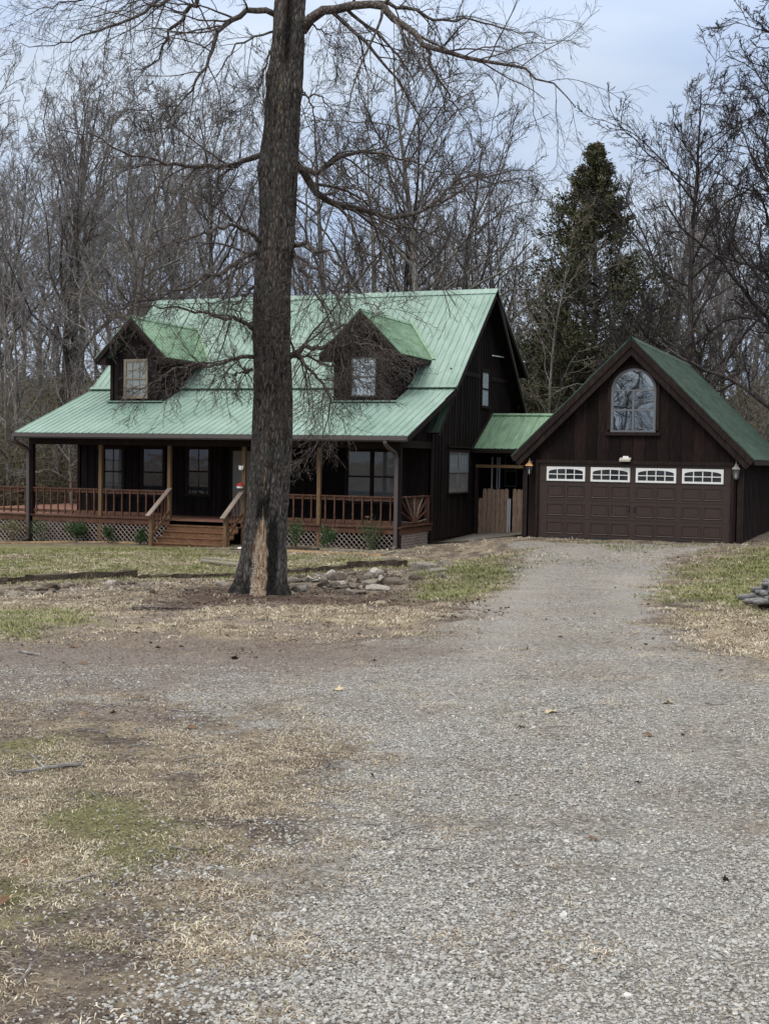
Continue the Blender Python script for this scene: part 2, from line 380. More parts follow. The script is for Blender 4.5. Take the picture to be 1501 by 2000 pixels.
def window(parent, O, U, Nn, u0, u1, z0, z1, frame='dark_trim', sash='dark_trim', top_blind=None, low_blind=None, cols=2, rows=2, fw=.07, twin=False, part='window', sill=True, glassm='window_glass', munt=None):
    """a double-hung window standing proud of a wall: frame part > sash, pane, blind"""
    O, U, Nn = (np.array(q, float) for q in (O, U, Nn)); Z = np.array([0, 0, 1.])
    def bx(mb, a, b, c, d, n0, n1): mb.obox(O + U * a + Z * c + Nn * n0, U * (b - a), Z * (d - c), Nn * (n1 - n0))
    fr = MB()
    bx(fr, u0 - fw, u0, z0, z1, .002, .05); bx(fr, u1, u1 + fw, z0, z1, .002, .05)
    bx(fr, u0 - fw, u1 + fw, z1, z1 + fw, .002, .055); bx(fr, u0 - fw - .02, u1 + fw + .02, z0 - .05, z0, .002, .085 if sill else .05)
    f = fr.build(part, frame, parent)
    holder = f if part == 'window' else parent
    zm = (z0 + z1) / 2; s = MB(); spans = [(u0, u1)] if not twin else [(u0, (u0 + u1) / 2 - .03), ((u0 + u1) / 2 + .03, u1)]
    for a, b in spans:
        for c, d, n in ((z0, zm + .015, .010), (zm - .015, z1, .022)):
            bx(s, a, a + .035, c, d, n, n + .02); bx(s, b - .035, b, c, d, n, n + .02)
            bx(s, a + .035, b - .035, c, c + .04, n, n + .02); bx(s, a + .035, b - .035, d - .04, d, n, n + .02)
            if munt != 0:
                for i in range(1, cols):
                    x = a + (b - a) * i / cols; bx(s, x - .008, x + .008, c + .04, d - .04, n + .002, n + .015)
                for i in range(1, rows):
                    y = c + (d - c) * i / rows; bx(s, a + .035, b - .035, y - .008, y + .008, n + .003, n + .014)
    if twin: bx(s, (u0 + u1) / 2 - .03, (u0 + u1) / 2 + .03, z0, z1, .008, .048)
    s.build('sash', sash, holder)
    g = MB(); bx(g, u0, u1, z0, z1, .0165, .0185); g.build('pane', glassm, holder)
    back = MB(); bx(back, u0, u1, z0, z1, .001, .003); back.build('interior', 'interior_dark', holder)
    for bm_, c, d in ((top_blind, zm, z1), (low_blind, z0, zm)):
        if bm_:
            q = MB(); y = c + .01
            while y < d - .01:
                q.obox(O + U * (u0 + .02) + Z * y + Nn * .005, U * (u1 - u0 - .04), Z * .030 + Nn * .004, Nn * .0015); y += .036
            q.build('blind', bm_, holder)
    return f
def ribbed(mb, a, b, c, d, th=.03, step=.2286, rw=.045, rh=.022, holes=None):
    """metal roof sheet: eave a-b, top d-c (a below d, b below c), raised ribs running up the slope"""
    a, b, c, d = (np.array(q, float) for q in (a, b, c, d))
    n = np.cross(b - a, d - a); n /= np.linalg.norm(n)
    if n[2] < 0: n = -n
    mb.prism([a - n * th, b - n * th, c - n * th, d - n * th], n * th)
    L_ = np.linalg.norm(b - a); k = int(L_ / step); u = (b - a) / L_
    for i in range(k + 1):
        t = min((i * step + .01) / L_, 1 - rw / L_)
        p = a + (b - a) * t; q = d + (c - d) * t
        mb.add([p, p + u * rw, p + u * rw * .7 + n * rh, p + u * rw * .3 + n * rh, q, q + u * rw, q + u * rw * .7 + n * rh, q + u * rw * .3 + n * rh],
               [(0, 1, 2, 3), (4, 7, 6, 5), (0, 3, 7, 4), (1, 5, 6, 2), (3, 2, 6, 7), (0, 4, 5, 1)])
    return n
X_, Y_, Z_ = np.eye(3)

# ------------------------------------------------------------------ ground
def px_poly(pts): return np.array([spot(*p)[:2] for p in pts])
def sdist(P, X, Y):
    """signed distance to a closed polygon, positive inside"""
    d = np.full(X.shape, 1e9); ins = np.zeros(X.shape, bool)
    for (ax, ay), (bx_, by_) in zip(P, np.roll(P, -1, 0)):
        ex, ey = bx_ - ax, by_ - ay; t = np.clip(((X - ax) * ex + (Y - ay) * ey) / (ex * ex + ey * ey + 1e-9), 0, 1)
        d = np.minimum(d, np.hypot(X - ax - t * ex, Y - ay - t * ey))
        with np.errstate(divide='ignore', invalid='ignore'):
            c = ((ay > Y) != (by_ > Y)) & (X < (bx_ - ax) * (Y - ay) / (by_ - ay + 1e-12) + ax)
        ins ^= c
    return np.where(ins, d, -d)
G_GRAVEL = px_poly([(1010,1060),(1425,1066),(1330,1085),(1292,1120),(1282,1180),(1395,1260),(1520,1318),(2300,1500),(2300,2400),(150,2300),(60,2080),(290,1975),(440,1860),(300,1790),(350,1700),(430,1600),(490,1500),(300,1392),(-60,1385),(-400,1380),(-400,1268),(0,1262),(300,1268),(600,1256),(790,1234),(890,1205),(965,1160),(1000,1110)])
G_STRAW = px_poly([(-300,1185),(0,1183),(200,1180),(330,1200),(420,1185),(600,1180),(830,1200),(800,1232),(600,1252),(250,1262),(0,1258),(-300,1258)])
G_STRAWR = px_poly([(1390,1195),(1501,1190),(1800,1190),(1800,1330),(1501,1300),(1400,1258),(1330,1210)])
G_GREENR = px_poly([(1440,1072),(1600,1070),(1700,1130),(1560,1180),(1430,1200),(1330,1180),(1360,1110)])
G_GREENM = px_poly([(860,1112),(935,1108),(985,1120),(950,1150),(880,1180),(815,1172),(830,1130)])
G_YARD = px_poly([(-300,1060),(290,1063),(440,1078),(760,1095),(1000,1080),(1000,1108),(860,1108),(780,1112),(560,1128),(0,1140),(-300,1150)])
G_MULCH = px_poly([(300,1165),(430,1140),(560,1150),(800,1150),(900,1195),(700,1190),(560,1185),(400,1190),(250,1192)])
G_DIRT = px_poly([(-300,1262),(0,1262),(180,1258),(400,1268),(470,1300),(400,1330),(200,1335),(60,1340),(-300,1345)])
G_LEFT = px_poly([(-400,1392),(300,1400),(480,1500),(420,1600),(340,1700),(290,1790),(420,1850),(280,1970),(60,2080),(-400,2200)])
G_MOSS = [px_poly(q) for q in ([(0,1560),(200,1540),(340,1560),(300,1650),(100,1680),(0,1690)], [(-60,1440),(120,1440),(200,1475),(120,1500),(-60,1500)], [(140,1640),(330,1600),(400,1560),(330,1700),(200,1720)], [(0,1700),(120,1710),(100,1760),(0,1770)], [(100,1790),(190,1760),(200,1830),(80,1850)], [(-300,1195),(0,1192),(140,1190),(180,1225),(0,1245),(-300,1250)])]
def masks(X, Y):
    w1 = (fbm(X * .9, Y * .9, 3) - .5) * 1.6; w2 = (fbm(X * 3.1, Y * 3.1, 9) - .5) * .9; wob = w1 + w2
    dist = np.hypot(X - CAM[0], Y - CAM[1]); ws = np.clip(dist / 18, .3, 1)
    def m(P, soft, k=1.0): return sm(-soft, soft, sdist(P, X, Y) + wob * k * ws)
    gsd = sdist(G_GRAVEL, X, Y)
    gravel = sm(-.6, .6, gsd + wob * .85 * ws)
    leftf = sm(8.0, 5.5, X - (Y + 29) * .0) * sm(-15, -18, Y)
    patch = fbm(X * 1.5, Y * 1.5, 61) * .6 + fbm(X * 4.3, Y * 4.3, 62) * .4
    gravel = gravel * (1 - leftf * sm(1.5, 0, gsd) * sm(.38, .60, patch + .04) * .85)
    gravel = gravel * (1 - .32 * sm(.58, .70, patch) * sm(-12, -18, Y) * sm(9, 6, X))
    green = np.maximum.reduce([m(G_YARD, .8) * .62, m(G_GREENM, .5, .6), m(G_GREENR, .8) * .8] + [m(p, .5, .8) * .85 for p in G_MOSS])
    nearg = sm(-9, -1, Y) * gravel
    green = np.maximum(green, nearg * .22 * sm(.45, .62, fbm(X * .7, Y * .7, 21)))
    gravel = gravel * (1 - .35 * nearg * sm(.4, .6, fbm(X * 1.1, Y * 1.1, 5)))
    straw = np.maximum.reduce([m(G_STRAW, .6) * .95, m(G_STRAWR, .6) * .9, m(G_LEFT, .5, .9) * .42 * sm(.35, .6, fbm(X * 2.3, Y * 2.3, 71)), m(G_YARD, .8) * .35])
    mulch = m(G_MULCH, .9, 1.3) * .62
    dirt = m(G_DIRT, .6) * .9
    dirt = np.maximum(dirt, sm(5.6, 2.2, X - (Y + 24) * .25) * sm(-28.5, -26.8, Y) * sm(-18.5, -20.5, Y) * (.60 + .5 * patch))
    dirt = np.maximum(dirt, leftf * (1 - gravel) * sm(.48, .62, fbm(X * 1.1, Y * 1.1, 81)) * .8)
    wood_ = np.maximum(sm(12, 18, Y), sm(-19, -24, X) * sm(-2, 6, Y))
    return gravel, green, straw, mulch, dirt, wood_
xs = np.concatenate([np.array([-500, -350, -250, -180, -140, -110, -85]), np.arange(-70, -22, 2.5), np.arange(-22, -9, .5), np.arange(-9, 0, .2), np.arange(0, 11, .09), np.arange(11, 16, .3), np.arange(16, 40, 2.), np.array([45, 60, 80, 120, 180, 260, 400, 600])])
ys = np.concatenate([np.array([-500, -300, -180, -120, -80, -60, -48, -42, -38, -36, -34.5]), np.arange(-33.5, -24, .09), np.arange(-24, -8, .16), np.arange(-8, 4, .3), np.arange(4, 20, 1.), np.arange(20, 130, 4.), np.array([140, 170, 220, 300, 420, 600, 900])])
GX, GY = np.meshgrid(xs, ys)
gzv = terr(GX, GY)
near = sm(60, 25, np.hypot(GX - CAM[0], GY - CAM[1])) * sm(3.5, 1.5, GY)
mk = masks(GX, GY)
gzv = gzv + near * ((fbm(GX * 1.3, GY * 1.3, 1) - .5) * .07 + (fbm(GX * 6, GY * 6, 2) - .5) * .03 * (1 - mk[0] * .6))
gzv = gzv + sm(18, 40, GY) * (fbm(GX * .12, GY * .12, 4) - .5) * 1.6
xc_ = np.interp(GY, [-40, -30, -24, -18, -10, 0], [8.6, 7.6, 6.6, 5.3, 3.4, 2.4])     # centre line of the drive
trk_ = np.maximum(np.exp(-((GX - xc_ - .85) / .33) ** 2), np.exp(-((GX - xc_ + .85) / .33) ** 2)) * sm(-1, -4, GY) * (.45 + .9 * (fbm(GX * .8, GY * .35, 91) - .2)) * mk[0]
trk_ = np.clip(trk_, 0, 1); gzv = gzv - .018 * trk_ + .010 * np.exp(-((GX - xc_) / .4) ** 2) * mk[0]
nx, ny = len(xs), len(ys)
V = np.stack([GX, GY, gzv], -1).reshape(-1, 3)
ii = (np.arange(ny - 1)[:, None] * nx + np.arange(nx - 1)[None]).ravel()
F = np.stack([ii, ii + 1, ii + 1 + nx, ii + nx], 1)
# ground material
m, nt, b = nodes('ground'); MAT['ground'] = m
tcg = N(nt, 'ShaderNodeNewGeometry').outputs['Position']
a1 = N(nt, 'ShaderNodeAttribute', attribute_name='mask_a'); a2 = N(nt, 'ShaderNodeAttribute', attribute_name='mask_b')
s1 = N(nt, 'ShaderNodeSeparateColor', {0: a1.outputs['Color']}); s2 = N(nt, 'ShaderNodeSeparateColor', {0: a2.outputs['Color']})
gr, gn, st = s1.outputs[0], s1.outputs[1], s1.outputs[2]; mu, di, wd = s2.outputs[0], s2.outputs[1], s2.outputs[2]
fine = noise(nt, tcg, 38, 6, .7); mid = noise(nt, tcg, 6, 6, .65); big = noise(nt, tcg, .8, 5, .6)
stretch = N(nt, 'ShaderNodeMapping', {'Vector': tcg, 'Scale': (1, 2.5, 1)}).outputs[0]
fib = noise(nt, stretch, 55, 5, .75, 1.2)
soil = ramp(nt, fine, [(.3, (.052, .040, .033)), (.55, (.125, .098, .080)), (.8, (.25, .205, .165))])
strawc = ramp(nt, fib, [(.30, (.105, .080, .055)), (.48, (.275, .220, .150)), (.68, (.47, .395, .275))])
greenc = ramp(nt, fib, [(.30, (.055, .052, .024)), (.50, (.145, .140, .060)), (.72, (.30, .275, .135))])
mulchc = ramp(nt, fine, [(.3, (.030, .019, .014)), (.55, (.085, .055, .042)), (.8, (.21, .155, .115))])
dirtc = ramp(nt, fine, [(.32, (.060, .044, .037)), (.5, (.165, .130, .110)), (.68, (.36, .31, .265))])
def edge(w, s=1.0):   # breaks the soft mask up with fine noise
    t = mth(nt, 'ADD', w, mth(nt, 'MULTIPLY', mth(nt, 'SUBTRACT', mth(nt, 'ADD', mth(nt, 'MULTIPLY', mid, .6), mth(nt, 'MULTIPLY', fine, .4)), .5), s))
    n = N(nt, 'ShaderNodeMapRange', {'Value': t, 'From Min': .32, 'From Max': .68}, interpolation_type='SMOOTHSTEP'); return n.outputs[0]
clump = noise(nt, tcg, 2.6, 8, .75)
c = mix(nt, mth(nt, 'MULTIPLY', ramp(nt, clump, [(.46, (0, 0, 0)), (.60, (1, 1, 1))]), .8), soil, strawc)
c = mix(nt, edge(st, 1.3), c, strawc)
c = mix(nt, mth(nt, 'MULTIPLY', edge(gn, 1.3), .85), c, greenc)
c = mix(nt, edge(mu, 1.2), c, mulchc)
# gravel
vo = N(nt, 'ShaderNodeTexVoronoi', {'Vector': tcg, 'Scale': 44.0}, feature='F1')
vo2 = N(nt, 'ShaderNodeTexVoronoi', {'Vector': tcg, 'Scale': 90.0}, feature='F1')
cell = N(nt, 'ShaderNodeSeparateColor', {0: vo.outputs['Color']}).outputs[0]
cell2 = N(nt, 'ShaderNodeSeparateColor', {0: vo2.outputs['Color']}).outputs[1]
g1 = ramp(nt, cell, [(0, (.10, .098, .094)), (.35, (.245, .235, .218)), (.7, (.37, .355, .33)), (1, (.54, .52, .49))])
g2 = ramp(nt, cell2, [(0, (.115, .105, .092)), (.6, (.26, .235, .205)), (1, (.44, .41, .37))])
gc_ = mix(nt, ramp(nt, fine, [(.42, (0, 0, 0)), (.58, (1, 1, 1))]), g1, g2)
gapd = ramp(nt, vo.outputs['Distance'], [(.45, (1, 1, 1)), (.85, (.42, .40, .38))])
gc_ = mix(nt, 1.0, gc_, gapd, 'MULTIPLY')
tanp = ramp(nt, noise(nt, tcg, .75, 8, .72), [(.40, (0, 0, 0)), (.60, (1, 1, 1))])
gc_ = mix(nt, mth(nt, 'MULTIPLY', tanp, .48), gc_, mix(nt, cell2, (.15, .118, .090), (.37, .31, .245)))
gc_ = mix(nt, mth(nt, 'MULTIPLY', ramp(nt, noise(nt, tcg, 2.4, 8, .75), [(.56, (0, 0, 0)), (.66, (1, 1, 1))]), .40), gc_, (.13, .108, .088))
spk = noise(nt, tcg, 15, 9, .85)
gc_ = mix(nt, 1.0, gc_, ramp(nt, spk, [(.34, (.55, .55, .55)), (.5, (1, 1, 1)), (.66, (1.45, 1.45, 1.45))]), 'MULTIPLY')
trk = N(nt, 'ShaderNodeAttribute', attribute_name='track').outputs['Fac']
gc_ = mix(nt, mth(nt, 'MULTIPLY', trk, .45), gc_, mix(nt, fine, (.20, .185, .165), (.42, .40, .37)))
c = mix(nt, edge(gr, .9), c, gc_)
c = mix(nt, mth(nt, 'MULTIPLY', edge(gn, 1.5), mth(nt, 'MULTIPLY', gr, .55)), c, greenc)
c = mix(nt, mth(nt, 'MULTIPLY', edge(di, 1.6), .78), c, dirtc)
leafl = ramp(nt, noise(nt, tcg, 1.2, 8, .75), [(.35, (.040, .033, .018)), (.5, (.070, .060, .030)), (.65, (.12, .088, .055))])
c = mix(nt, wd, c, leafl)
grit = noise(nt, tcg, 26, 8, .85)
c = mix(nt, 1.0, c, ramp(nt, grit, [(.36, (.50, .49, .48)), (.5, (1, 1, 1)), (.64, (1.42, 1.42, 1.42))]), 'MULTIPLY')
c = mix(nt, 1.0, c, ramp(nt, big, [(.3, (.86, .85, .84)), (.7, (1.1, 1.1, 1.1))]), 'MULTIPLY')
finish(nt, b, c, .92, .15)
hgt = mth(nt, 'ADD', mth(nt, 'MULTIPLY', mth(nt, 'SUBTRACT', 1.0, vo.outputs['Distance']), mth(nt, 'MULTIPLY', gr, .9)), mth(nt, 'MULTIPLY', fib, .9))
hgt = mth(nt, 'ADD', hgt, mth(nt, 'MULTIPLY', grit, 1.1))
bump(nt, b, hgt, .9, .016)
ground = np_mesh('ground', V, F, 'ground'); ground['kind'] = 'structure'
for nm, tri in (('mask_a', mk[:3]), ('mask_b', mk[3:])):
    at = ground.data.color_attributes.new(nm, 'FLOAT_COLOR', 'POINT')
    A = np.ones((len(V), 4)); A[:, :3] = np.stack([q.ravel() for q in tri], 1); at.data.foreach_set('color', A.ravel())
ta = ground.data.attributes.new('track', 'FLOAT', 'POINT'); ta.data.foreach_set('value', trk_.ravel().astype(np.float32))
def ground_z(X, Y):
    """height of the finished sheet (bilinear)"""
    X = np.asarray(X, float); Y = np.asarray(Y, float)
    i = np.clip(np.searchsorted(xs, X) - 1, 0, nx - 2); j = np.clip(np.searchsorted(ys, Y) - 1, 0, ny - 2)
    fx = (X - xs[i]) / (xs[i + 1] - xs[i]); fy = (Y - ys[j]) / (ys[j + 1] - ys[j])
    return (gzv[j, i] * (1 - fx) + gzv[j, i + 1] * fx) * (1 - fy) + (gzv[j + 1, i] * (1 - fx) + gzv[j + 1, i + 1] * fx) * fy
# ------------------------------------------------------------------ the house
s1_ = .3797; s2_ = .8617
EY, EZ, KY, KZ, RY, RZ = .29, 2.62, 4.40, 4.18, 8.45, 7.67
HL, HR = -17.06, -3.85            # roof ends
WL, WR, WY, RW = -16.93, -4.30, 3.53, 14.0    # walls
PX = [-16.88, -14.29, -11.82, -9.27, -6.82, -4.35]; PY = .97; DZ = .03; RLZ = .90
house = empty('house', (-10.6, 7, -.6), 'dark brown board house with pale green metal roof, two dormers and front porch', 'house')
mb = MB()
front_holes = [(a - .1, b + .1, c_, d_) for a, b, c_, d_ in ((-15.9, -15.1, .6, 2.35), (-14.4, -13.6, .6, 2.35), (-12.69, -11.89, .6, 2.35), (-11.1, -10.0, 0, 2.2), (-7.05, -5.4, .5, 2.35))]
board_wall(mb, (0, WY, 0), X_, -Y_, [(WL, -.05), (WR, -.05), (WR, 3.6), (WL, 3.6)], front_holes)
board_wall(mb, (WR, 0, 0), Y_, X_, [(WY, -.45), (RW, -.45), (RW, 2.1), (RY, 7.55), (WY + .6, 3.55), (WY, 3.3)],
           [(4.95, 7.05, .85, 2.40), (8.2, 9.2, 3.7, 5.05), (WY, 20, 4.70, 4.84)])
board_wall(mb, (WL, 0, 0), Y_, -X_, [(WY, -.45), (RW, -.45), (RW, 2.1), (RY, 7.55), (WY + .6, 3.55), (WY, 3.3)])
mb.build('wall', 'dark_siding', house)
mb = MB(); mb.box((WR - .10, WY + .02, -.95), (WR - .03, RW, -.45)); mb.box((WL + .03, WY + .3, -1.1), (WL + .1, RW, -.45)); mb.box((WL, RW - .1, -1.1), (WR - .1, RW, -.45))
mb.build('foundation', 'block_dark', house)
# side belt board and corner boards
mb = MB(); mb.box((WR, 5.1, 4.70), (WR + .035, 8.1, 4.84)); mb.box((WR, 9.3, 4.70), (WR + .035, 11.7, 4.84)); mb.build('belt_board', 'dark_trim', house)
mb = MB(); mb.box((WR - .02, WY - .03, -.45), (WR + .03, WY + .1, 3.3)); mb.build('corner_board', 'dark_trim', house); mb = MB(); mb.box((WL - .03, WY - .03, -.45), (WL + .02, WY + .1, 3.3)); mb.build('corner_board', 'dark_trim', house)
# roofs
mb = MB()
def notch_roof(mb, a, b, c, d): ribbed(mb, a, b, c, d)
ribbed(mb, (HL, KY, KZ), (HR, KY, KZ), (HR, RY, RZ), (HL, RY, RZ))
mb.obox((HL, KY - .06, KZ - .01), X_ * (HR - HL), (0, .12, .075), (0, -.02, .03))
mb.build('roof', 'roof_green', house)
mb = MB(); ribbed(mb, (HL, EY, EZ), (HR, EY, EZ), (HR, KY + .02, KZ - .035), (HL, KY + .02, KZ - .035)); mb.build('porch_roof', 'roof_green', house)
mb = MB(); ribbed(mb, (HR, RY + 5.6, RZ - 5.6), (HL, RY + 5.6, RZ - 5.6), (HL, RY, RZ - .02), (HR, RY, RZ - .02)); mb.build('rear_roof', 'roof_green', house)
mb = MB(); ribbed(mb, (HR, 12.55, 5.02), (HL + .9, 12.55, 5.02), (HL + .9, RY, RZ - .005), (HR, RY, RZ - .005)); mb.build('rear_shed_roof', 'roof_green', house)
mb = MB(); mb.obox((HL - .02, RY - .20, RZ - .155), X_ * (HR - HL + .04), (0, .20, .175), (0, -.012, .014)); mb.obox((HL - .02, RY, RZ + .02), X_ * (HR - HL + .04), (0, .18, -.13), (0, .01, .014)); mb.build('ridge_cap', 'roof_green', house)
# lower end of the steep roof showing under the porch roof
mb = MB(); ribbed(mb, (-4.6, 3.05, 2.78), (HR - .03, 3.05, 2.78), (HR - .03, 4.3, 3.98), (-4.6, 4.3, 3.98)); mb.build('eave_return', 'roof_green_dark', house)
# rake and fascia boards
mb = MB()
def rake(mb, X, p, q, dx=.035, h=.17, off=.03):
    (y0, z0), (y1, z1) = p, q; d = np.array([0, y1 - y0, z1 - z0]); l = np.linalg.norm(d); n = np.array([0, -d[2], d[1]]) / l
    if n[2] < 0: n = -n
    mb.obox(np.array([X, y0, z0]) - n * (off + h), d, n * h, X_ * dx)
for X in (HR - .035, HL):
    mb = MB(); rake(mb, X, (EY, EZ), (KY, KZ)); rake(mb, X, (KY, KZ), (RY, RZ)); rake(mb, X, (RY, RZ), (RY + 5.5, RZ - 5.5)); rake(mb, X, (RY, RZ), (12.5, 5.05)); mb.build('rake_board', 'dark_trim', house)
mb = MB(); rake(mb, HR - .06, (2.95, 2.75), (KY, 4.15), .03, .13)
mb.build('rake_board', 'dark_trim', house)
# dark soffit planes under the overhangs, and the beam over the porch posts
mb = MB(); mb.prism([(HL + .04, EY + .05, EZ - .10), (HR - .04, EY + .05, EZ - .10), (HR - .04, WY + .9, EZ - .10 + 4.14 * s1_), (HL + .04, WY + .9, EZ - .10 + 4.14 * s1_)], (0, 0, -.02))
mb.build('porch_ceiling', 'dark_siding', house)
mb = MB(); mb.box((PX[0] - .08, PY - .07, 2.26), (PX[5] + .07, PY + .09, 2.52)); mb.box((PX[5] - .08, PY + .09, 2.30), (PX[5] + .06, WY, 2.50)); mb.box((PX[0] - .08, PY + .09, 2.30), (PX[0] + .06, WY, 2.50))
mb.build('porch_beam', 'dark_trim', house)
mb = MB(); board_wall(mb, (PX[5] + .03, 0, 0), Y_, X_, [(PY + .09, 2.50), (WY + .3, 2.50), (WY + .3, 3.70), (PY + .09, 2.76)], step=.2, th=.04); mb.build('porch_gable_boards', 'dark_siding', house); mb = MB(); board_wall(mb, (PX[0] - .03, 0, 0), Y_, -X_, [(PY + .09, 2.50), (WY + .3, 2.50), (WY + .3, 3.70), (PY + .09, 2.76)], step=.2, th=.04); mb.build('porch_gable_boards', 'dark_siding', house)
mb = MB()   # gutter profile
for y0, y1, z0, z1 in ((EY - .105, EY - .10, -.13, -.02), (EY - .10, EY, -.13, -.125), (EY, EY + .012, -.17, -.03)): mb.box((HL, y0, EZ + z0), (HR, y1, EZ + z1))
mb.build('gutter', 'brown_metal', house)
for k, xp in ((0, PX[0] - .05), (5, PX[5] - .02)):
    mb = MB(); pts = [(xp - .12, EY - .05, 2.50), (xp - .12, EY - .05, 2.40), (xp - .08, EY + .05, 2.30), (xp - .02, PY - .18, 2.12), (xp, PY - .13, 2.0), (xp, PY - .13, gz(xp, .8) + .12), (xp - .05, PY - .3, gz(xp, .8) + .05)]
    for p, q in zip(pts[:-1], pts[1:]): mb.beam(p, np.array(q) + (np.array(q) - np.array(p)) * .02, .10, .075, (0, -1, .001))
    mb.build('downspout', 'brown_metal', house)
# posts
for k, x in enumerate(PX):
    mb = MB(); w_ = .055 if k not in (0, 5) else .075; mb.box((x - w_, PY - w_, gz(x, PY) - .1), (x + w_, PY + w_, 2.26))
    mb.build('porch_post', 'post_wood' if k not in (0, 5) else 'dark_trim', house)
mb = MB(); mb.box((-19.3, PY - .05, gz(-19.3, PY) - .1), (-19.2, PY + .05, RLZ)); mb.build('deck_post', 'rail_wood', house)
# deck
mb = MB(); y = PY - .04
while y < WY - .02: mb.box((-21.5, y, DZ - .04), (PX[5] + .05, min(y + .135, WY - .02), DZ)); y += .14
y = WY + .02
while y < 9.4: mb.box((-21.5, y, DZ - .04), (WL - .15, y + .135, DZ)); y += .14
mb.build('deck', 'deck_wood', house)
mb = MB(); mb.box((-21.5, PY - .075, -.17), (PX[5] + .04, PY - .045, DZ - .045)); mb.box((PX[5] + .055, PY - .06, -.17), (PX[5] + .085, WY, DZ - .02)); mb.box((-21.5, PY - .11, DZ - .03), (PX[2] + .02, PY - .045, DZ + .012)); mb.box((PX[3] - .02, PY - .11, DZ - .03), (PX[5] + .12, PY - .045, DZ + .012)); mb.box((PX[5] + .05, PY - .045, DZ - .0), (PX[5] + .14, WY - .02, DZ + .03))
mb.build('rim_board', 'rail_wood', house)
# railings: one part per bay, each baluster its own
def railing(p, q, n, closed=None, mat='rail_wood'):
    p, q = np.array(p, float), np.array(q, float); d = (q - p)
    t = MB(); t.beam(p + Z_ * (RLZ - .02), q + Z_ * (RLZ - .02), .12, .035)
    t.beam(p + Z_ * (RLZ - .09), q + Z_ * (RLZ - .09), .035, .085)
    r = t.build('railing', mat, house)
    l = MB(); l.beam(p + Z_ * (DZ + .13), q + Z_ * (DZ + .13), .035, .09); l.build('bottom_rail', mat, r)
    out = np.cross(d / np.linalg.norm(d), Z_) * -1
    for i in range(n):
        c_ = p + d * (i + .5) / n - np.array([0, 0, 0])
        s = MB(); s.beam(c_ + out * -.037 + Z_ * (DZ + .045), c_ + out * -.037 + Z_ * (RLZ - .04), .038, .038, tuple(d)); s.build('baluster', mat, r)
for a, b_ in ((0, 1), (1, 2), (3, 4), (4, 5)): railing((PX[a] + .08, PY, 0), (PX[b_] - .08, PY, 0), 8 if a > 2 or a == 1 else 9)
railing((-19.2, PY, 0), (PX[0] - .08, PY, 0), 8); railing((-21.4, PY, 0), (-19.3, PY, 0), 8)
railing((-21.4, 9.3, 0), (-19.2, 9.3, 0), 9); railing((-19.2, 9.3, 0), (-17.1, 9.3, 0), 9)
# sunburst panel on the open side of the porch
t = MB(); xs_ = PX[5]; t.beam((xs_, PY + .08, RLZ - .02), (xs_, WY - .02, RLZ - .02), .12, .035, (0, 0, 1)); t.beam((xs_, PY + .08, DZ + .05), (xs_, WY - .02, DZ + .05), .04, .06); t.box((xs_ - .05, WY - .26, -.25), (xs_ + .06, WY - .14, RLZ))
sb = t.build('sunburst_panel', 'rail_wood', house)
hub = np.array([xs_ + .0, 2.2, DZ + .09])
for i in range(13):
    an = math.pi * (i + .25) / 12.5; u = np.array([0, math.cos(an), math.sin(an)])
    tmax = min(.80 / max(u[2], 1e-3), (1.03 if u[1] > 0 else 1.10) / max(abs(u[1]), 1e-3))
    s = MB(); s.beam(hub + u * .12 + X_ * .02, hub + u * (tmax - .02) + X_ * .02, .024, .05, (1, 0, 0)); s.build('ray', 'handrail_wood' if i % 3 == 0 else 'rail_wood', sb)
s = MB(); s.prism([hub + np.array([0, .2 * math.cos(a), .2 * math.sin(a)]) + X_ * .035 for a in np.linspace(0, math.pi, 12)], (.03, 0, 0)); s.build('hub', 'rail_wood', sb)
# lattice skirt
def lattice(p, q, zb, zt, out, mat='lattice_wood', step=.155):
    p, q = np.array(p, float), np.array(q, float); L_ = np.linalg.norm(q - p); u = (q - p) / L_; out = np.array(out, float)
    mb = MB(); H = zt - zb
    for sgn, off in ((1, .004), (-1, .014)):
        k = -int(H / step) - 2
        while k * step < L_ + H + .2:
            a0 = k * step
            pts = []
            for (aa, zz) in ((a0, 0), (a0 + sgn * H, H)): pts.append((aa, zz))
            (x0, z0), (x1, z1) = pts
            # clip to [0, L_]
            def cl(x0, z0, x1, z1):
                if x0 > x1: x0, z0, x1, z1 = x1, z1, x0, z0
                if x1 <= 0 or x0 >= L_: return None
                if x0 < 0: z0 += (z1 - z0) * (0 - x0) / (x1 - x0); x0 = 0
                if x1 > L_: z1 = z0 + (z1 - z0) * (L_ - x0) / (x1 - x0); x1 = L_
                return x0, z0, x1, z1
            r_ = cl(x0, z0, x1, z1)
            if r_ and r_[2] - r_[0] > .03:
                A = p + u * r_[0] + Z_ * (zb + r_[1]) + out * off; B = p + u * r_[2] + Z_ * (zb + r_[3]) + out * off
                mb.beam(A, B, .009, .042, out)
            k += 1
    return mb.build('lattice', mat, house)
bays = [(-21.4, -19.3), (-19.2, PX[0] - .08)] + [(PX[i] + .06, PX[i + 1] - .06) for i in (0, 1, 3, 4)]
for a, b_ in bays: lattice((a, PY - .03, 0), (b_, PY - .03, 0), gz((a + b_) / 2, PY) - .05, -.15, (0, -1, 0))
lattice((xs_ + .04, PY + .06, 0), (xs_ + .04, WY - .27, 0), -.74, -.15, (1, 0, 0))
mb = MB(); mb.box((-21.4, PY + .35, -1.2), (WL, PY + .37, -.06)); mb.box((WL, 2.6, -1.2), (PX[5] - .3, 2.62, -.06)); mb.build('under_deck_shade', 'block_dark', house)
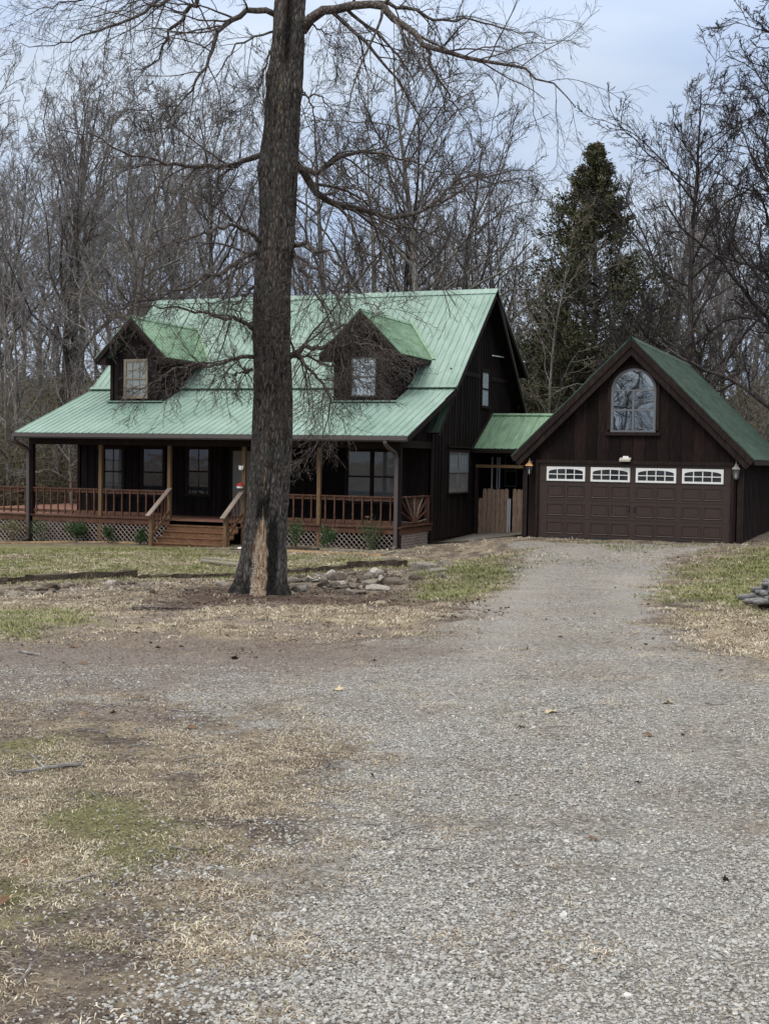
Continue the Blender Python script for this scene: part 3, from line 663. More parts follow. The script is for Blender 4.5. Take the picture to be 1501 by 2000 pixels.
# steps between posts 2 and 3
sx0, sx1 = PX[2] + .06, PX[3] - .06
for k in range(4):
    z = DZ - .165 * (k + 1) + .01; y = PY - .26 * (k + 1) + .02
    t = MB(); t.box((sx0 - .02 * (k > 0), y - .02, z - .035), (sx1, y + .255, z)); tr = t.build('tread', 'step_wood', house)
    t = MB(); t.box((sx0, y + .262, z + .003), (sx1, y + .285, z + .125)); t.build('riser', 'step_wood', tr)
t = MB(); t.box((sx0, PY - .26 * 4 + .03, -.80), (sx1, PY - .26 * 4 + .05, DZ - .165 * 4 - .03)); t.box((sx0, PY - .075, -.12), (sx1, PY - .05, DZ - .045)); t.build('riser', 'step_wood', house)
for x in (sx0 - .035, sx1 + .035):
    t = MB(); t.box((x - .05, -.15, -.85), (x + .05, -.05, .20)); nw = t.build('newel_post', 'post_wood', house)
    t = MB(); t.beam((x, -.30, .165), (x, PY - .02, .97), .15, .04, (0, 0, 1)); t.build('stair_handrail', 'handrail_wood', house)
    t = MB(); t.beam((x, -.12, -.50), (x, PY - .05, .28), .04, .09, (0, 0, 1)); t.build('stair_stringer', 'post_wood', house)
    for i in range(4):
        y = .08 + i * .2; z = .20 + (y + .1) * .74
        t = MB(); t.box((x - .02, y - .02, z - .60), (x + .02, y + .02, z + .02)); t.build('stair_baluster', 'rail_wood', house)
# front windows and door
FO = dict(parent=house, O=(0, WY, 0), U=X_, Nn=-Y_)
window(**FO, u0=-15.9, u1=-15.16, z0=.62, z1=2.18, top_blind='blind_dim', low_blind='blind_dim', cols=2, rows=2, sash='dark_trim')
window(**FO, u0=-14.40, u1=-13.60, z0=.62, z1=2.20, top_blind='curtain_shade', cols=1, rows=1)
window(**FO, u0=-12.69, u1=-11.89, z0=.71, z1=2.22, top_blind='curtain_shade', cols=2, rows=2)
window(**FO, u0=-7.04, u1=-5.40, z0=.62, z1=2.22, top_blind='blind_dim', low_blind='blind_dim', cols=1, rows=1, twin=True)
t = MB(); t.box((-11.13, WY - .04, DZ), (-11.03, WY - .002, 2.15)); t.box((-10.12, WY - .04, DZ), (-10.02, WY - .002, 2.15)); t.box((-11.13, WY - .045, 2.15), (-10.02, WY - .002, 2.25)); dr = t.build('door_frame', 'dark_trim', house)
t = MB(); t.box((-11.03, WY - .03, DZ + .02), (-10.12, WY - .004, 2.15)); t.box((-10.93, WY - .036, .25), (-10.22, WY - .0301, .95)); t.box((-10.93, WY - .036, 1.1), (-10.22, WY - .0301, 2.0)); dd = t.build('front_door', 'door_grey', house)
t = MB(); t.tube([(-10.22, WY - .036, 1.02), (-10.22, WY - .09, 1.02)], .03); t.build('door_knob', 'pewter', dd)
# side windows
SO = dict(parent=house, O=(WR, 0, 0), U=Y_, Nn=X_)
window(**SO, u0=5.06, u1=6.96, z0=.95, z1=2.22, sash='grey_vinyl', top_blind='blind_white', low_blind='blind_tan', cols=1, rows=1, twin=True, munt=0)
window(**SO, u0=8.30, u1=9.10, z0=3.78, z1=4.97, top_blind='blind_bright', low_blind='blind_bright', cols=1, rows=1, munt=0)
t = MB(); t.box((WR + .002, 4.95, 2.36), (WR + .07, 7.08, 2.40)); t.build('window_cap', 'dark_trim', house)
# dormers
def dormer(x0, x1, tag_):
    yf, zb = 3.19, 3.72; xc = (x0 + x1) / 2; ze, zt = 5.12, 6.10
    dm = MB()
    board_wall(dm, (0, yf, 0), X_, -Y_, [(x0, zb - .1), (x1, zb - .1), (x1, ze + .05), (xc, zt), (x0, ze + .05)], [(xc - .55, xc + .42, 3.6, 5.12)], step=.24, bw=.04)
    for xx, nn in ((x1, X_), (x0, -X_)):
        board_wall(dm, (xx, 0, 0), Y_, nn, [(yf, zb - .15), (KY, KZ - .1), (5.55, ze), (yf, ze + .02)], step=.24, bw=.04)
    dm.box((x0 - .02, yf - .035, zb), (x0 + .09, yf + .03, ze)); dm.box((x1 - .09, yf - .035, zb), (x1 + .02, yf + .03, ze))
    D = dm.build('dormer', 'dark_siding', house)
    ov = .38; yo = yf - ov; slope = (6.45 - 5.13) / 1.33; hw = 1.36; zr = 6.46; zl = zr - slope * hw
    ymain = lambda z: KY + (z - KZ) / s2_
    r_ = MB()
    for sg in (1, -1):
        a = np.array([xc + sg * hw, yo, zl]); b2 = np.array([xc + sg * hw, ymain(zl) + .05, zl]); c2 = np.array([xc, ymain(zr) + .05, zr]); d2 = np.array([xc, yo, zr])
        n = np.cross(b2 - a, d2 - a); n /= np.linalg.norm(n); n = n if n[2] > 0 else -n
        r_.prism([a - n * .03, b2 - n * .03, c2 - n * .03, d2 - n * .03], n * .03)
        y = yo + .02
        while y < ymain(zr):
            zz = max(zl, min(zr, KZ + (y - KY) * s2_)) if y > ymain(zl) else zl
            p = np.array([xc + sg * hw * (zr - zz) / (zr - zl), y, zz]); q = np.array([xc, y, zr])
            if np.linalg.norm(q - p) > .1: r_.obox(p, q - p, Y_ * .035, n * .016)
            y += .2286
        # valley flashing lying on the main roof
        v0 = np.array([xc + sg * hw, ymain(zl), zl + .03]); v1 = np.array([xc, ymain(zr), zr + .03]); r_.obox(v0, v1 - v0, X_ * .12 * sg, np.array([0, -.012, .014]))
    r_.obox((xc - .09, yo, zr - .075), (0, ymain(zr) - yo, 0), (.09, 0, .09), (-.01, 0, .012)); r_.obox((xc, yo, zr + .015), (0, ymain(zr) - yo, 0), (.09, 0, -.09), (.01, 0, .012))
    r_.build('dormer_roof', 'roof_green_worn', D)
    f_ = MB()
    for sg in (1, -1):
        a = np.array([xc + sg * hw, yo, zl - .03]); d2 = np.array([xc, yo, zr - .03]); dn = np.array([-sg * slope, 0, -1.]) / math.hypot(slope, 1) * np.array([sg * sg, 1, 1])
        dn = np.array([-sg * slope / math.hypot(slope, 1), 0, -1 / math.hypot(slope, 1)])
        f_.prism([a, d2, d2 + Z_ * -.20, a + dn * .15], (0, .035, 0))
        f_.prism([a + Y_ * .1, d2 + Y_ * .1, d2 + Z_ * -.34 + Y_ * .1, a + dn * .26 + Y_ * .1], (0, .03, 0))
        f_.prism([(xc + sg * hw, yo + .04, zl - .04), (x1 if sg > 0 else x0, yo + .04, zl - .04 + (hw - (x1 - x0) / 2) * .15), (x1 if sg > 0 else x0, yo + .04, zl - .22), (xc + sg * (hw - .02), yo + .04, zl - .20)], (0, ov - .06, 0))
        f_.obox((xc + sg * (hw - .02), yo, zl - .16), (0, ymain(zl) - yo - .1, 0), (.025, 0, 0), (0, 0, .12))
    f_.build('rake_board', 'dark_trim', D)
    s = MB(); s.box((x0 - .12, yf - .16, zb - .03), (x1 + .12, yf - .01, zb + .012)); s.build('flashing', 'roof_green', D)
    tan = tag_ == 'L'
    window(D, (0, yf, 0), X_, -Y_, xc - .40, xc + .40, 3.86, 5.04, frame='window_tan' if tan else 'dark_trim', sash='window_tan' if tan else 'grey_vinyl',
           top_blind='blind_tan' if tan else 'blind_bright', low_blind='blind_tan' if tan else 'blind_bright', cols=3, rows=2, part='window_frame', fw=.05)
    return D
dormer(-15.42, -13.50, 'L'); dormer(-7.37, -5.43, 'R')

# ------------------------------------------------------------------ garage
GL, GR, GC, GE, GZ, GYF, GYB = -.41, 5.16, 2.385, 2.10, 5.16, -.27, 8.7
garage = empty('garage', (2.4, 4, 0), 'dark brown gabled garage with a wide panelled door and an arched loft window', 'garage')
gs = (GZ - GE) / 3.10
mb = MB()
board_wall(mb, (0, 0, 0), X_, -Y_, [(GL, 2.02), (GR, 2.02), (GR, GE + .18), (GC, GZ - .2), (GL, GE + .18)], [(1.78, 3.08, 2.70, 4.46)], step=.305, bw=.05)
board_wall(mb, (0, 0, 0), X_, -Y_, [(GL, -.05), (-.07, -.05), (-.07, 2.02), (GL, 2.02)], step=.5)
board_wall(mb, (0, 0, 0), X_, -Y_, [(4.95, -.05), (GR, -.05), (GR, 2.02), (4.95, 2.02)], step=.5)
board_wall(mb, (GR, 0, 0), Y_, X_, [(0, -.1), (GYB, -.1), (GYB, 2.3), (0, 2.3)], step=.3)
board_wall(mb, (GL, 0, 0), Y_, -X_, [(0, -.5), (GYB, -.5), (GYB, 2.3), (0, 2.3)], step=.3)
board_wall(mb, (0, GYB, 0), X_, Y_, [(GL, -.3), (GR, -.3), (GR, GE + .18), (GC, GZ - .2), (GL, GE + .18)], step=.4)
mb.build('wall', 'garage_siding', garage)
mb = MB()
for sg in (1, -1):
    a = (GC + sg * 3.10, GYF, GE); b_ = (GC + sg * 3.10, GYB + .27, GE); c_ = (GC, GYB + .27, GZ); d_ = (GC, GYF, GZ)
    if sg > 0: ribbed(mb, a, b_, c_, d_, rh=.012, rw=.03)
    else: ribbed(mb, b_, a, d_, c_)
mb.obox((GC - .13, GYF - .01, GZ - .125), (0, GYB + .55, 0), (.13, 0, .14), (-.008, 0, .01)); mb.obox((GC, GYF - .01, GZ + .012), (0, GYB + .55, 0), (.13, 0, -.14), (.008, 0, .01))
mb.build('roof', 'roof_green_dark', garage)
mb = MB(); sl = math.hypot(gs, 1)
for sg in (1, -1):
    a = np.array([GC + sg * 3.10, GYF, GE - .035]); d = np.array([GC, GYF, GZ - .035]); dn = np.array([-sg * gs / sl, 0, -1 / sl])
    mb.prism([a, d, d + Z_ * -.21, a + dn * .15], (0, .035, 0))
    mb.prism([a + Y_ * .037 - X_ * sg * .1 - Z_ * .1, d + Y_ * .037, d + Z_ * -.42 + Y_ * .037, a + dn * .30 + Y_ * .037 - Z_ * .0], (0, .03, 0))
    xo = GC + sg * 3.06; xi = GR if sg > 0 else GL
    mb.prism([(xo, GYF + .07, GE - .06), (xi, GYF + .07, GE + .14), (xi, GYF + .07, GE - .14), (xo - sg * .03, GYF + .07, GE - .14)], (0, -GYF - .08, 0))
    mb.box((min(xo, xo + sg * .03), GYF + .1, GE - .14), (max(xo, xo + sg * .03), GYB, GE - .02)); mb.build('rake_board', 'dark_trim', garage); mb = MB()
mb = MB()   # door trim, corner boards, head band
mb.box((-.10, -.045, 0), (-.02, -.002, 1.93)); mb.box((4.90, -.045, 0), (4.98, -.002, 1.93)); mb.box((-.10, -.05, 1.93), (4.98, -.002, 2.02)); mb.box((GL - .02, -.04, -.1), (GL + .09, -.001, 2.05)); mb.box((GR - .09, -.04, -.1), (GR + .02, -.001, 2.05)); mb.box((GR + .001, -.02, -.1), (GR + .04, .1, 2.1)); mb.box((GL - .04, -.02, -.5), (GL - .001, .1, 2.1)); mb.build('trim', 'dark_trim', garage)
# sectional door
mb = MB(); mb.box((-.02, .03, -.02), (4.90, .07, 1.93))
for r_ in range(4): mb.box((-.02, .022, .478 * r_ + .009), (4.90, .03, .478 * (r_ + 1) - .009))
gd = mb.build('garage_door', 'garage_door_paint', garage)
px0 = [.19, 1.36, 2.53, 3.70]
mb = MB()
for r_ in range(3):
    for u in px0:
        for k in range(2):
            a = u + k * .535; b2 = a + .475; z0 = .478 * r_ + .075; z1 = z0 + .335; w_ = .026
            mb.prism([(a, .022, z0), (a, .004, z0 + .018), (a, .022, z0 + w_ + .012)], (b2 - a, 0, 0)); mb.box((a, .004, z1 - w_), (b2, .022, z1)); mb.box((a, .006, z0 + w_), (a + w_, .022, z1 - w_)); mb.box((b2 - w_, .006, z0 + w_), (b2, .022, z1 - w_))
            mb.box((a + .06, .010, z0 + .06), (b2 - .06, .022, z1 - .05))
mb.build('raised_panels', 'garage_door_paint', gd)
for u in px0:
    a, b2, z0, z1 = u, u + 1.02, 1.47, 1.84; mb = MB()
    mb.box((a, -.004, z0), (b2, .022, z0 + .05)); mb.box((a, -.004, z0 + .05), (a + .055, .022, z1)); mb.box((b2 - .055, -.004, z0 + .05), (b2, .022, z1))
    xc = (a + b2) / 2; arc = [(xc + .455 * math.cos(t), -.004, z0 + .24 + .075 * math.sin(t)) for t in np.linspace(0, math.pi, 14)]
    for p, q in zip(arc[:-1], arc[1:]): mb.prism([p, q, (q[0], -.004, z1), (p[0], -.004, z1)], (0, .026, 0))
    for i in (1, 2, 3): x = a + .055 + (b2 - a - .11) * i / 4; mb.box((x - .011, -.001, z0 + .05), (x + .011, .02, z1 - .06))
    mb.box((a + .055, .0, z0 + .165), (b2 - .055, .019, z0 + .187))
    wf = mb.build('window_insert', 'white_paint', gd)
    mb = MB(); mb.box((a + .04, .010, z0 + .03), (b2 - .04, .012, z1 - .03)); mb.build('pane', 'window_glass', gd)
    mb = MB(); mb.box((a + .04, .0135, z0 + .03), (b2 - .04, .0142, z1 - .03)); mb.build('interior', 'interior_dark', gd)
for x in (2.37, 2.51):
    mb = MB(); mb.box((x - .015, .006, .70), (x + .015, .022, .86)); mb.tube([(x, .01, .84), (x, -.03, .83), (x, -.03, .73), (x, .01, .72)], .009, 6); mb.build('door_handle', 'black_metal', gd)
mb = MB(); mb.box((-.02, .01, -.03), (4.90, .075, .015)); mb.build('door_seal', 'black_metal', gd)
# arched loft window
wx0, wx1, wz0, wsp = 1.90, 2.96, 2.80, 3.82; xc = (wx0 + wx1) / 2; rr = (wx1 - wx0) / 2
arch = [(xc + rr * math.cos(t), wsp + rr * .98 * math.sin(t)) for t in np.linspace(0, math.pi, 25)]
outl = [(wx0, wz0), (wx1, wz0)] + arch
mb = MB()
def ring(mb, w1, w2, y0, y1):
    A = [(xc + (rr + w1) * math.cos(t), wsp + (rr + w1) * .98 * math.sin(t)) for t in np.linspace(0, math.pi, 25)]; B = [(xc + (rr + w2) * math.cos(t), wsp + (rr + w2) * .98 * math.sin(t)) for t in np.linspace(0, math.pi, 25)]
    for i in range(24): mb.prism([(A[i][0], y0, A[i][1]), (A[i+1][0], y0, A[i+1][1]), (B[i+1][0], y0, B[i+1][1]), (B[i][0], y0, B[i][1])], (0, y1 - y0, 0))
ring(mb, .045, .13, -.045, -.002); mb.box((wx0 - .13, -.045, wz0), (wx0 - .045, -.002, wsp)); mb.box((wx1 + .045, -.045, wz0), (wx1 + .13, -.002, wsp)); mb.box((wx0 - .17, -.085, wz0 - .13), (wx1 + .17, -.002, wz0 - .045))
aw = mb.build('arched_window', 'dark_trim', garage)
mb = MB(); ring(mb, -.02, .045, -.035, -.002); mb.box((wx0 - .045, -.035, wz0), (wx0 + .02, -.002, wsp)); mb.box((wx1 - .02, -.035, wz0), (wx1 + .045, -.002, wsp)); mb.box((wx0 - .045, -.04, wz0 - .045), (wx1 + .045, -.002, wz0)); mb.box((xc - .028, -.036, wz0), (xc + .028, -.012, wsp)); mb.box((wx0 + .02, -.037, wsp - .02), (wx1 - .02, -.012, wsp + .02)); mb.box((wx0 + .02, -.034, 3.30), (xc - .028, -.012, 3.345)); mb.box((xc + .028, -.034, 3.30), (wx1 - .02, -.012, 3.345)); mb.build('sash', 'muntin_grey', aw)
mb = MB()
for xx in (wx1 - .25,): mb.box((xx - .006, -.022, wz0), (xx + .006, -.0115, wsp - .02))
for zz in (3.05, 3.58): mb.box((xc + .028, -.0215, zz - .006), (wx1 - .02, -.0118, zz + .006)); 
mb.build('muntin', 'muntin_grey', aw)
mb = MB(); mb.prism([(x, -.011, z) for x, z in outl], (0, .006, 0)); mb.build('pane', 'arch_glass', aw)
# lanterns, floodlight
def lantern(x, cap, lab):
    r = empty('wall_lantern', (x, 0, 1.75), lab, 'wall lantern', 'lanterns flanking the garage door'); y = -.17
    t = MB(); t.box((x - .045, -.058, 1.74), (x + .045, -.041, 1.98)); t.tube([(x, -.05, 1.93), (x, -.10, 2.02), (x, -.17, 2.04), (x, y, 1.97)], .011, 6); t.build('bracket', 'pewter', r)
    t = MB(); t.tube([(x, y, 1.85), (x, y, 1.875), (x, y, 1.93), (x, y, 1.955)], [.115, .10, .045, .02], 6); t.tube([(x, y, 1.955), (x, y, 1.985)], [.03, .012], 6); t.build('cap', cap, r)
    t = MB()
    for k in range(6):
        an = math.pi / 3 * k; t.tube([(x + .055 * math.cos(an), y + .055 * math.sin(an), 1.64), (x + .075 * math.cos(an), y + .075 * math.sin(an), 1.85)], .006, 5)
    t.tube([(x, y, 1.60), (x, y, 1.64)], [.03, .062], 6); t.build('cage', 'pewter' if cap == 'pewter' else 'black_metal', r)
    t = MB(); t.tube([(x, y, 1.64), (x, y, 1.845)], [.048, .068], 6); t.build('glass', 'window_glass', r)
    t = MB(); t.tube([(x, y, 1.645), (x, y, 1.75)], .012, 6); t.build('candle', 'white_plastic', r)
lantern(-.24, 'copper', 'wall lantern with a copper coloured cap left of the garage door')
lantern(5.04, 'pewter', 'dull pewter wall lantern right of the garage door')
r = empty('flood_light', (2.27, 0, 2.05), 'small white flood light above the middle of the garage door', 'flood light')
t = MB(); t.box((2.20, -.06, 2.085), (2.34, -.02, 2.14)); t.build('mount', 'white_plastic', r)
t = MB(); t.prism([(2.13, -.05, 2.10), (2.41, -.05, 2.10), (2.41, -.20, 2.045), (2.13, -.20, 2.045)], (0, .01, -.045)); t.build('head', 'lamp_cream', r)
r = empty('tube_light', (-4.3, 10, 5.5), 'thin white tube light high on the side gable of the house', 'light')
t = MB(); t.tube([(-4.20, 9.15, 5.54), (-4.20, 11.05, 5.60)], .02, 8); t.build('tube', 'white_plastic', r)
t = MB(); t.box((-4.265, 9.3, 5.53), (-4.215, 9.4, 5.56)); t.box((-4.265, 10.8, 5.575), (-4.215, 10.9, 5.605)); t.build('bracket', 'white_plastic', r)

# ------------------------------------------------------------------ breezeway, gate, slab
bz_ = empty('breezeway', (-2.4, 9, -.4), 'narrow green roofed breezeway joining the house to the garage', 'breezeway')
mb = MB(); ribbed(mb, (-4.20, 7.3, 2.37), (.05, 7.3, 2.37), (.05, 9.3, 3.53), (-4.20, 9.3, 3.53), step=.23, rw=.05); mb.obox((-4.2, 9.2, 3.50), X_ * 4.2, (0, .16, .07), (0, -.01, .02)); mb.build('roof', 'roof_green_worn', bz_)
mb = MB(); ribbed(mb, (.05, 11.4, 2.37), (-4.2, 11.4, 2.37), (-4.2, 9.32, 3.53), (.05, 9.32, 3.53)); mb.build('rear_roof', 'roof_green_worn', bz_)
mb = MB(); mb.obox((-4.26, 7.22, 2.24), (0, 2.1, 1.218), (0, -.03, .12), (.05, 0, 0)); mb.box((-4.2, 7.28, 2.22), (-.45, 7.31, 2.33)); mb.build('fascia', 'dark_trim', bz_)
mb = MB(); board_wall(mb, (0, 10.2, 0), X_, -Y_, [(-4.18, -.45), (-.42, -.45), (-.42, 2.9), (-4.18, 2.9)], [(-4.05, -3.2, 1.0, 2.25)], step=.2); mb.build('wall', 'dark_siding', bz_)
window(bz_, (0, 10.2, 0), X_, -Y_, -3.98, -3.55, 1.08, 2.18, sash='grey_vinyl', cols=1, rows=1, munt=0, fw=.05)
for a, b_, zt in ((-4.22, -4.16, 1.75), (-4.64, -4.6, 0)):
    if zt: t = MB(); t.box((a, 7.55, -.6), (b_ + .04, 7.65, zt)); t.build('post', 'dark_trim', bz_)
t = MB(); t.box((-4.2, 7.53, 1.74), (-.45, 7.63, 1.84)); t.build('beam', 'post_wood', bz_)
for x in (-3.9, -3.72, -3.64):
    t = MB(); t.tube([(x, 8.4, -.3), (x, 8.4, 2.1)], .022 if x > -3.8 else .03, 6); t.build('conduit', 'pipe_white', bz_)
gate = empty('picket_gate', (-3.3, 7.6, -.45), 'unpainted dog eared picket gate between the house and the garage', 'gate')
x = -4.10; k = 0
while x < -.5:
    if abs(x + 3.03) < .09: x = -2.935
    wd_ = .135; zt = (1.06 + random.uniform(-.02, .03)) if k else .72; zb = -.42 + random.uniform(-.02, .01); y = 7.6 + random.uniform(0, .008)
    t = MB(); t.prism([(x, y, zb), (x + wd_, y, zb), (x + wd_, y, zt - .05), (x + wd_ - .035, y, zt), (x + .035, y, zt), (x, y, zt - .05)], (0, .018, 0)); t.build('picket', 'gate_wood', gate)
    x += .148; k += 1
t = MB(); t.box((-4.08, 7.63, -.15), (-3.12, 7.67, -.06)); t.box((-4.08, 7.63, .65), (-3.12, 7.67, .74)); t.box((-2.95, 7.63, -.15), (-.5, 7.67, -.06)); t.box((-2.95, 7.63, .65), (-.5, 7.67, .74)); t.build('cross_rail', 'gate_wood', gate)
for x in (-3.085, -3.02):
    t = MB(); t.tube([(x, 7.59, -.46), (x, 7.59, .74)], .022, 8); t.build('hinge_pole', 'pipe_white', gate)
# slab in front of the gate
sp = [spot(*p) for p in ((862, 1071), (985, 1080), (1005, 1062), (1000, 1047))]
mb = MB(); q = [(-4.18, 3.8), (-1.9, .2), (-.9, .9), (-.5, 7.4), (-4.18, 7.4)]
zt = [gz(a, b_) + .06 for a, b_ in q]; mb.prism([(a, b_, z - .25) for (a, b_), z in zip(q, zt)], (0, 0, .25)); o = mb.build('slab_path', 'slab_concrete'); tag(o, kind='structure')

# soffit boards: dark undersides of every roof overhang
mb = MB()
def under(mb, a, b, c, d, t=.05): mb.prism([np.array(q, float) - Z_ * t for q in (a, b, c, d)], (0, 0, -.018))
under(mb, (HL + .04, KY - .0, KZ), (HR - .04, KY, KZ), (HR - .04, RY, RZ), (HL + .04, RY, RZ))
under(mb, (HR - .04, RY + 5.5, RZ - 5.5), (HL + .04, RY + 5.5, RZ - 5.5), (HL + .04, RY, RZ), (HR - .04, RY, RZ))
under(mb, (HR - .04, 12.5, 5.05), (HL + .95, 12.5, 5.05), (HL + .95, RY, RZ), (HR - .04, RY, RZ))
under(mb, (WR + .14, 3.10, 2.80), (HR - .06, 3.10, 2.80), (HR - .06, 4.3, 3.96), (WR + .14, 4.3, 3.96))
mb.build('soffit', 'dark_siding', house)
mb = MB()
for sg in (1, -1): under(mb, (GC + sg * 3.06, GYF + .1, GE), (GC + sg * 3.06, GYB + .2, GE), (GC, GYB + .2, GZ), (GC, GYF + .1, GZ))
mb.build('soffit', 'dark_siding', garage)
mb = MB(); mb.box((WR, 11.6, 2.2), (WR + .002, 12.4, 4.9)); mb.box((HL + 1.0, 12.2, 2.0), (WR - .1, 12.3, 5.0)); mb.build('rear_dormer_wall', 'dark_siding', house)

# ------------------------------------------------------------------ yard objects
def obj_at(name, mesh, loc, rz, label, cat, group=None, scale=(1, 1, 1), rx=0, ry=0):
    o = bpy.data.objects.new(name, mesh); COL.objects.link(o); o.location = loc; o.rotation_euler = (rx, ry, rz); o.scale = scale
    return tag(o, label, cat, group)
def timber(a, b, wd, ht, mat, label, sink=.04, rise=0, name='landscape_timber', group=None, rough=.012):
    """a slightly warped squared timber lying between two ground points"""
    a, b = np.array(a, float), np.array(b, float); n = 10; L_ = np.linalg.norm(b - a); u = (b - a) / L_; s = np.array([-u[1], u[0], 0.])
    s /= np.linalg.norm(s); vs = []; fs = []
    for i in range(n + 1):
        p = a + (b - a) * i / n
        for (du, dv) in ((-.5, 0), (-.42, 1), (.42, 1), (.5, 0)):
            j = np.array([random.uniform(-rough, rough), random.uniform(-rough, rough), random.uniform(-rough, rough)])
            vs.append(p + s * wd * du + Z_ * (ht * dv - sink) + j)
    for i in range(n):
        for j in range(4): fs.append((i*4+j, i*4+(j+1) % 4, i*4+4+(j+1) % 4, i*4+4+j))
    fs += [(0, 1, 2, 3), tuple(n*4+k for k in (3, 2, 1, 0))]
    off = (a + b) / 2; mb = MB(); mb.add([v - off for v in vs], fs); o = mb.build(name, mat); o.location = off
    return tag(o, label, 'timber', group)
def G(px, py):
    p = spot(px, py); p[2] = float(ground_z(p[0], p[1])); return p
tl = [((-60, 1142), (50, 1138), 'old dark edging timber at the left end of the lawn edge', .14, .15),
      ((48, 1137), (268, 1128), 'long raised dark timber edging the lawn left of the tree', .15, .19),
      ((270, 1130), (345, 1129), 'short sunken dark edging timber between two longer ones', .14, .11),
      ((340, 1130), (470, 1127), 'sunken dark edging timber ending behind the tree trunk', .13, .12),
      ((560, 1123), (684, 1112), 'dark edging timber emerging right of the tree trunk', .14, .15),
      ((678, 1111), (792, 1107), 'broken tan edging timber right end of the lawn edge', .17, .20)]
for a, b, lab, wd_, ht in tl: timber(G(*a), G(*b), wd_, ht, 'old_timber', lab, rough=.026)
for a, b, lab in (((-40, 1064), (20, 1062), 'new bed timber beneath the shrubs at far left porch corner'), ((22, 1061), (150, 1059), 'pale bed timber under the shrubs left of the second porch post'), ((150, 1060), (288, 1062), 'pale bed timber in front of lattice left of the steps')):
    timber(G(*a), G(*b), .09, .09, 'new_timber', lab, rough=.006)
timber(G(563, 1074), G(622, 1076), .09, .11, 'old_timber', 'dark bed timber behind the pale one right of the trunk')
timber(G(560, 1078), G(745, 1086), .09, .10, 'new_timber', 'long pale bed timber in front of the lattice right of the trunk', rough=.006)
timber(G(610, 1074), G(768, 1082), .09, .10, 'weathered_pole', 'grey bed timber under the roses at the porch lattice', rough=.006)
timber(G(745, 1086), G(770, 1080), .09, .10, 'weathered_pole', 'short mossy bed timber closing the right bed corner', rough=.006)
def pole(a, b, r, lab, z=0):
    a = G(*a); b = G(*b); mb = MB(); off = (a + b) / 2; off[2] += r * .8 + z
    mb.tube([a - (a + b) / 2, (b - a) * .17, b - (a + b) / 2], [r, r * 1.02, r], 12); o = mb.build('round_pole', 'weathered_pole', None, True); o.location = off
    return tag(o, lab, 'pole')
pole((397, 1095), (520, 1107), .055, 'round grey pole on the lawn, rear one of two by the trunk'); pole((395, 1101), (520, 1114), .055, 'round grey pole on the lawn, front one of two by the trunk')
# rocks
def rock_mesh(seed, flat=.6, ang=.5):
    import bmesh
    rg = np.random.RandomState(seed); bm = bmesh.new(); bmesh.ops.create_icosphere(bm, subdivisions=3, radius=1)
    pl = [(lambda v: v / np.linalg.norm(v))(rg.normal(size=3)) for _ in range(9)]; dd = rg.uniform(.45, .85, 9)
    for v in bm.verts:
        c_ = np.array(v.co)
        for n, d in zip(pl, dd):
            k = c_ @ n - d
            if k > 0: c_ = c_ - n * k * (ang + .45)
        c_ = c_ * (1 + .04 * math.sin(7 * c_[0] + seed) + .03 * math.sin(11 * c_[1] + 2 * seed))
        v.co = Vector(c_ * (1, .8, flat))
    me = bpy.data.meshes.new('rock'); bm.to_mesh(me); bm.free(); me.materials.append(MAT['rock']); return me
RM = [rock_mesh(k, f) for k, f in enumerate((.7, .82, .9, .4, .75, .95, .68))]
rg = random.Random(5)
def rocks(n, poly, smin, smax, label, group, big=0):
    P = px_poly(poly); x0, y0 = P.min(0); x1, y1 = P.max(0); c_ = 0
    while c_ < n:
        x, y = rg.uniform(x0, x1), rg.uniform(y0, y1)
        if sdist(P, np.array([x]), np.array([y]))[0] < 0: continue
        s_ = smin + (smax - smin) * rg.random() ** 2.2; z = float(ground_z(x, y)) + s_ * .22
        obj_at('rock', RM[rg.randrange(7)], (x, y, z), rg.uniform(0, 6.28), label, 'rock', group, (s_ * rg.uniform(.8, 1.3), s_, s_ * rg.uniform(.8, 1.2)), rg.uniform(-.35, .35), rg.uniform(-.35, .35)); c_ += 1
rocks(95, [(0, 1140), (120, 1138), (300, 1134), (440, 1134), (440, 1165), (300, 1172), (120, 1172), (0, 1170)], .04, .12, 'small pale stone in the dry bed left of the tree trunk', 'stones in the dry bed left of the trunk')
rocks(140, [(572, 1132), (640, 1118), (740, 1118), (780, 1130), (740, 1150), (690, 1162), (572, 1162)], .05, .16, 'grey stone in the pile between the trunk and driveway', 'stones piled right of the trunk')
for (px, py), s_, lab, k in (((38, 1152), .16, 'whitish rock in the grass near left picture edge', 1), ((92, 1153), .20, 'bright white rock, largest in the left stone bed', 2), ((222, 1143), .17, 'low pale grey rock beside the long dark timber', 0), ((735, 1152), .26, 'big flat pale boulder slab at the pile right of trunk', 3),
        ((700, 1160), .18, 'long low tan stone slab leaning at the pile foot', 3), ((770, 1140), .22, 'rounded tan boulder at the right end of the pile', 4), ((815, 1133), .16, 'flat grey stone by the bright green grass', 0), ((850, 1118), .22, 'long brown slab stone above the green grass bank', 3), ((830, 1113), .30, 'dark upright stone at the end of the lawn edge', 5), ((868, 1106), .20, 'small square brown stone nearest the porch corner', 6), ((592, 1152), .17, 'white rounded stone right at the foot of the trunk', 1), ((862, 1128), .15, 'pale flat stone half sunk in the green grass', 0)):
    p = G(px, py); obj_at('boulder', RM[k], (p[0], p[1], p[2] + s_ * .1), rg.uniform(-.4, .4), lab, 'boulder', None, (s_ * 1.25, s_ * .8, s_ * .75), 0, rg.uniform(-.15, .15))
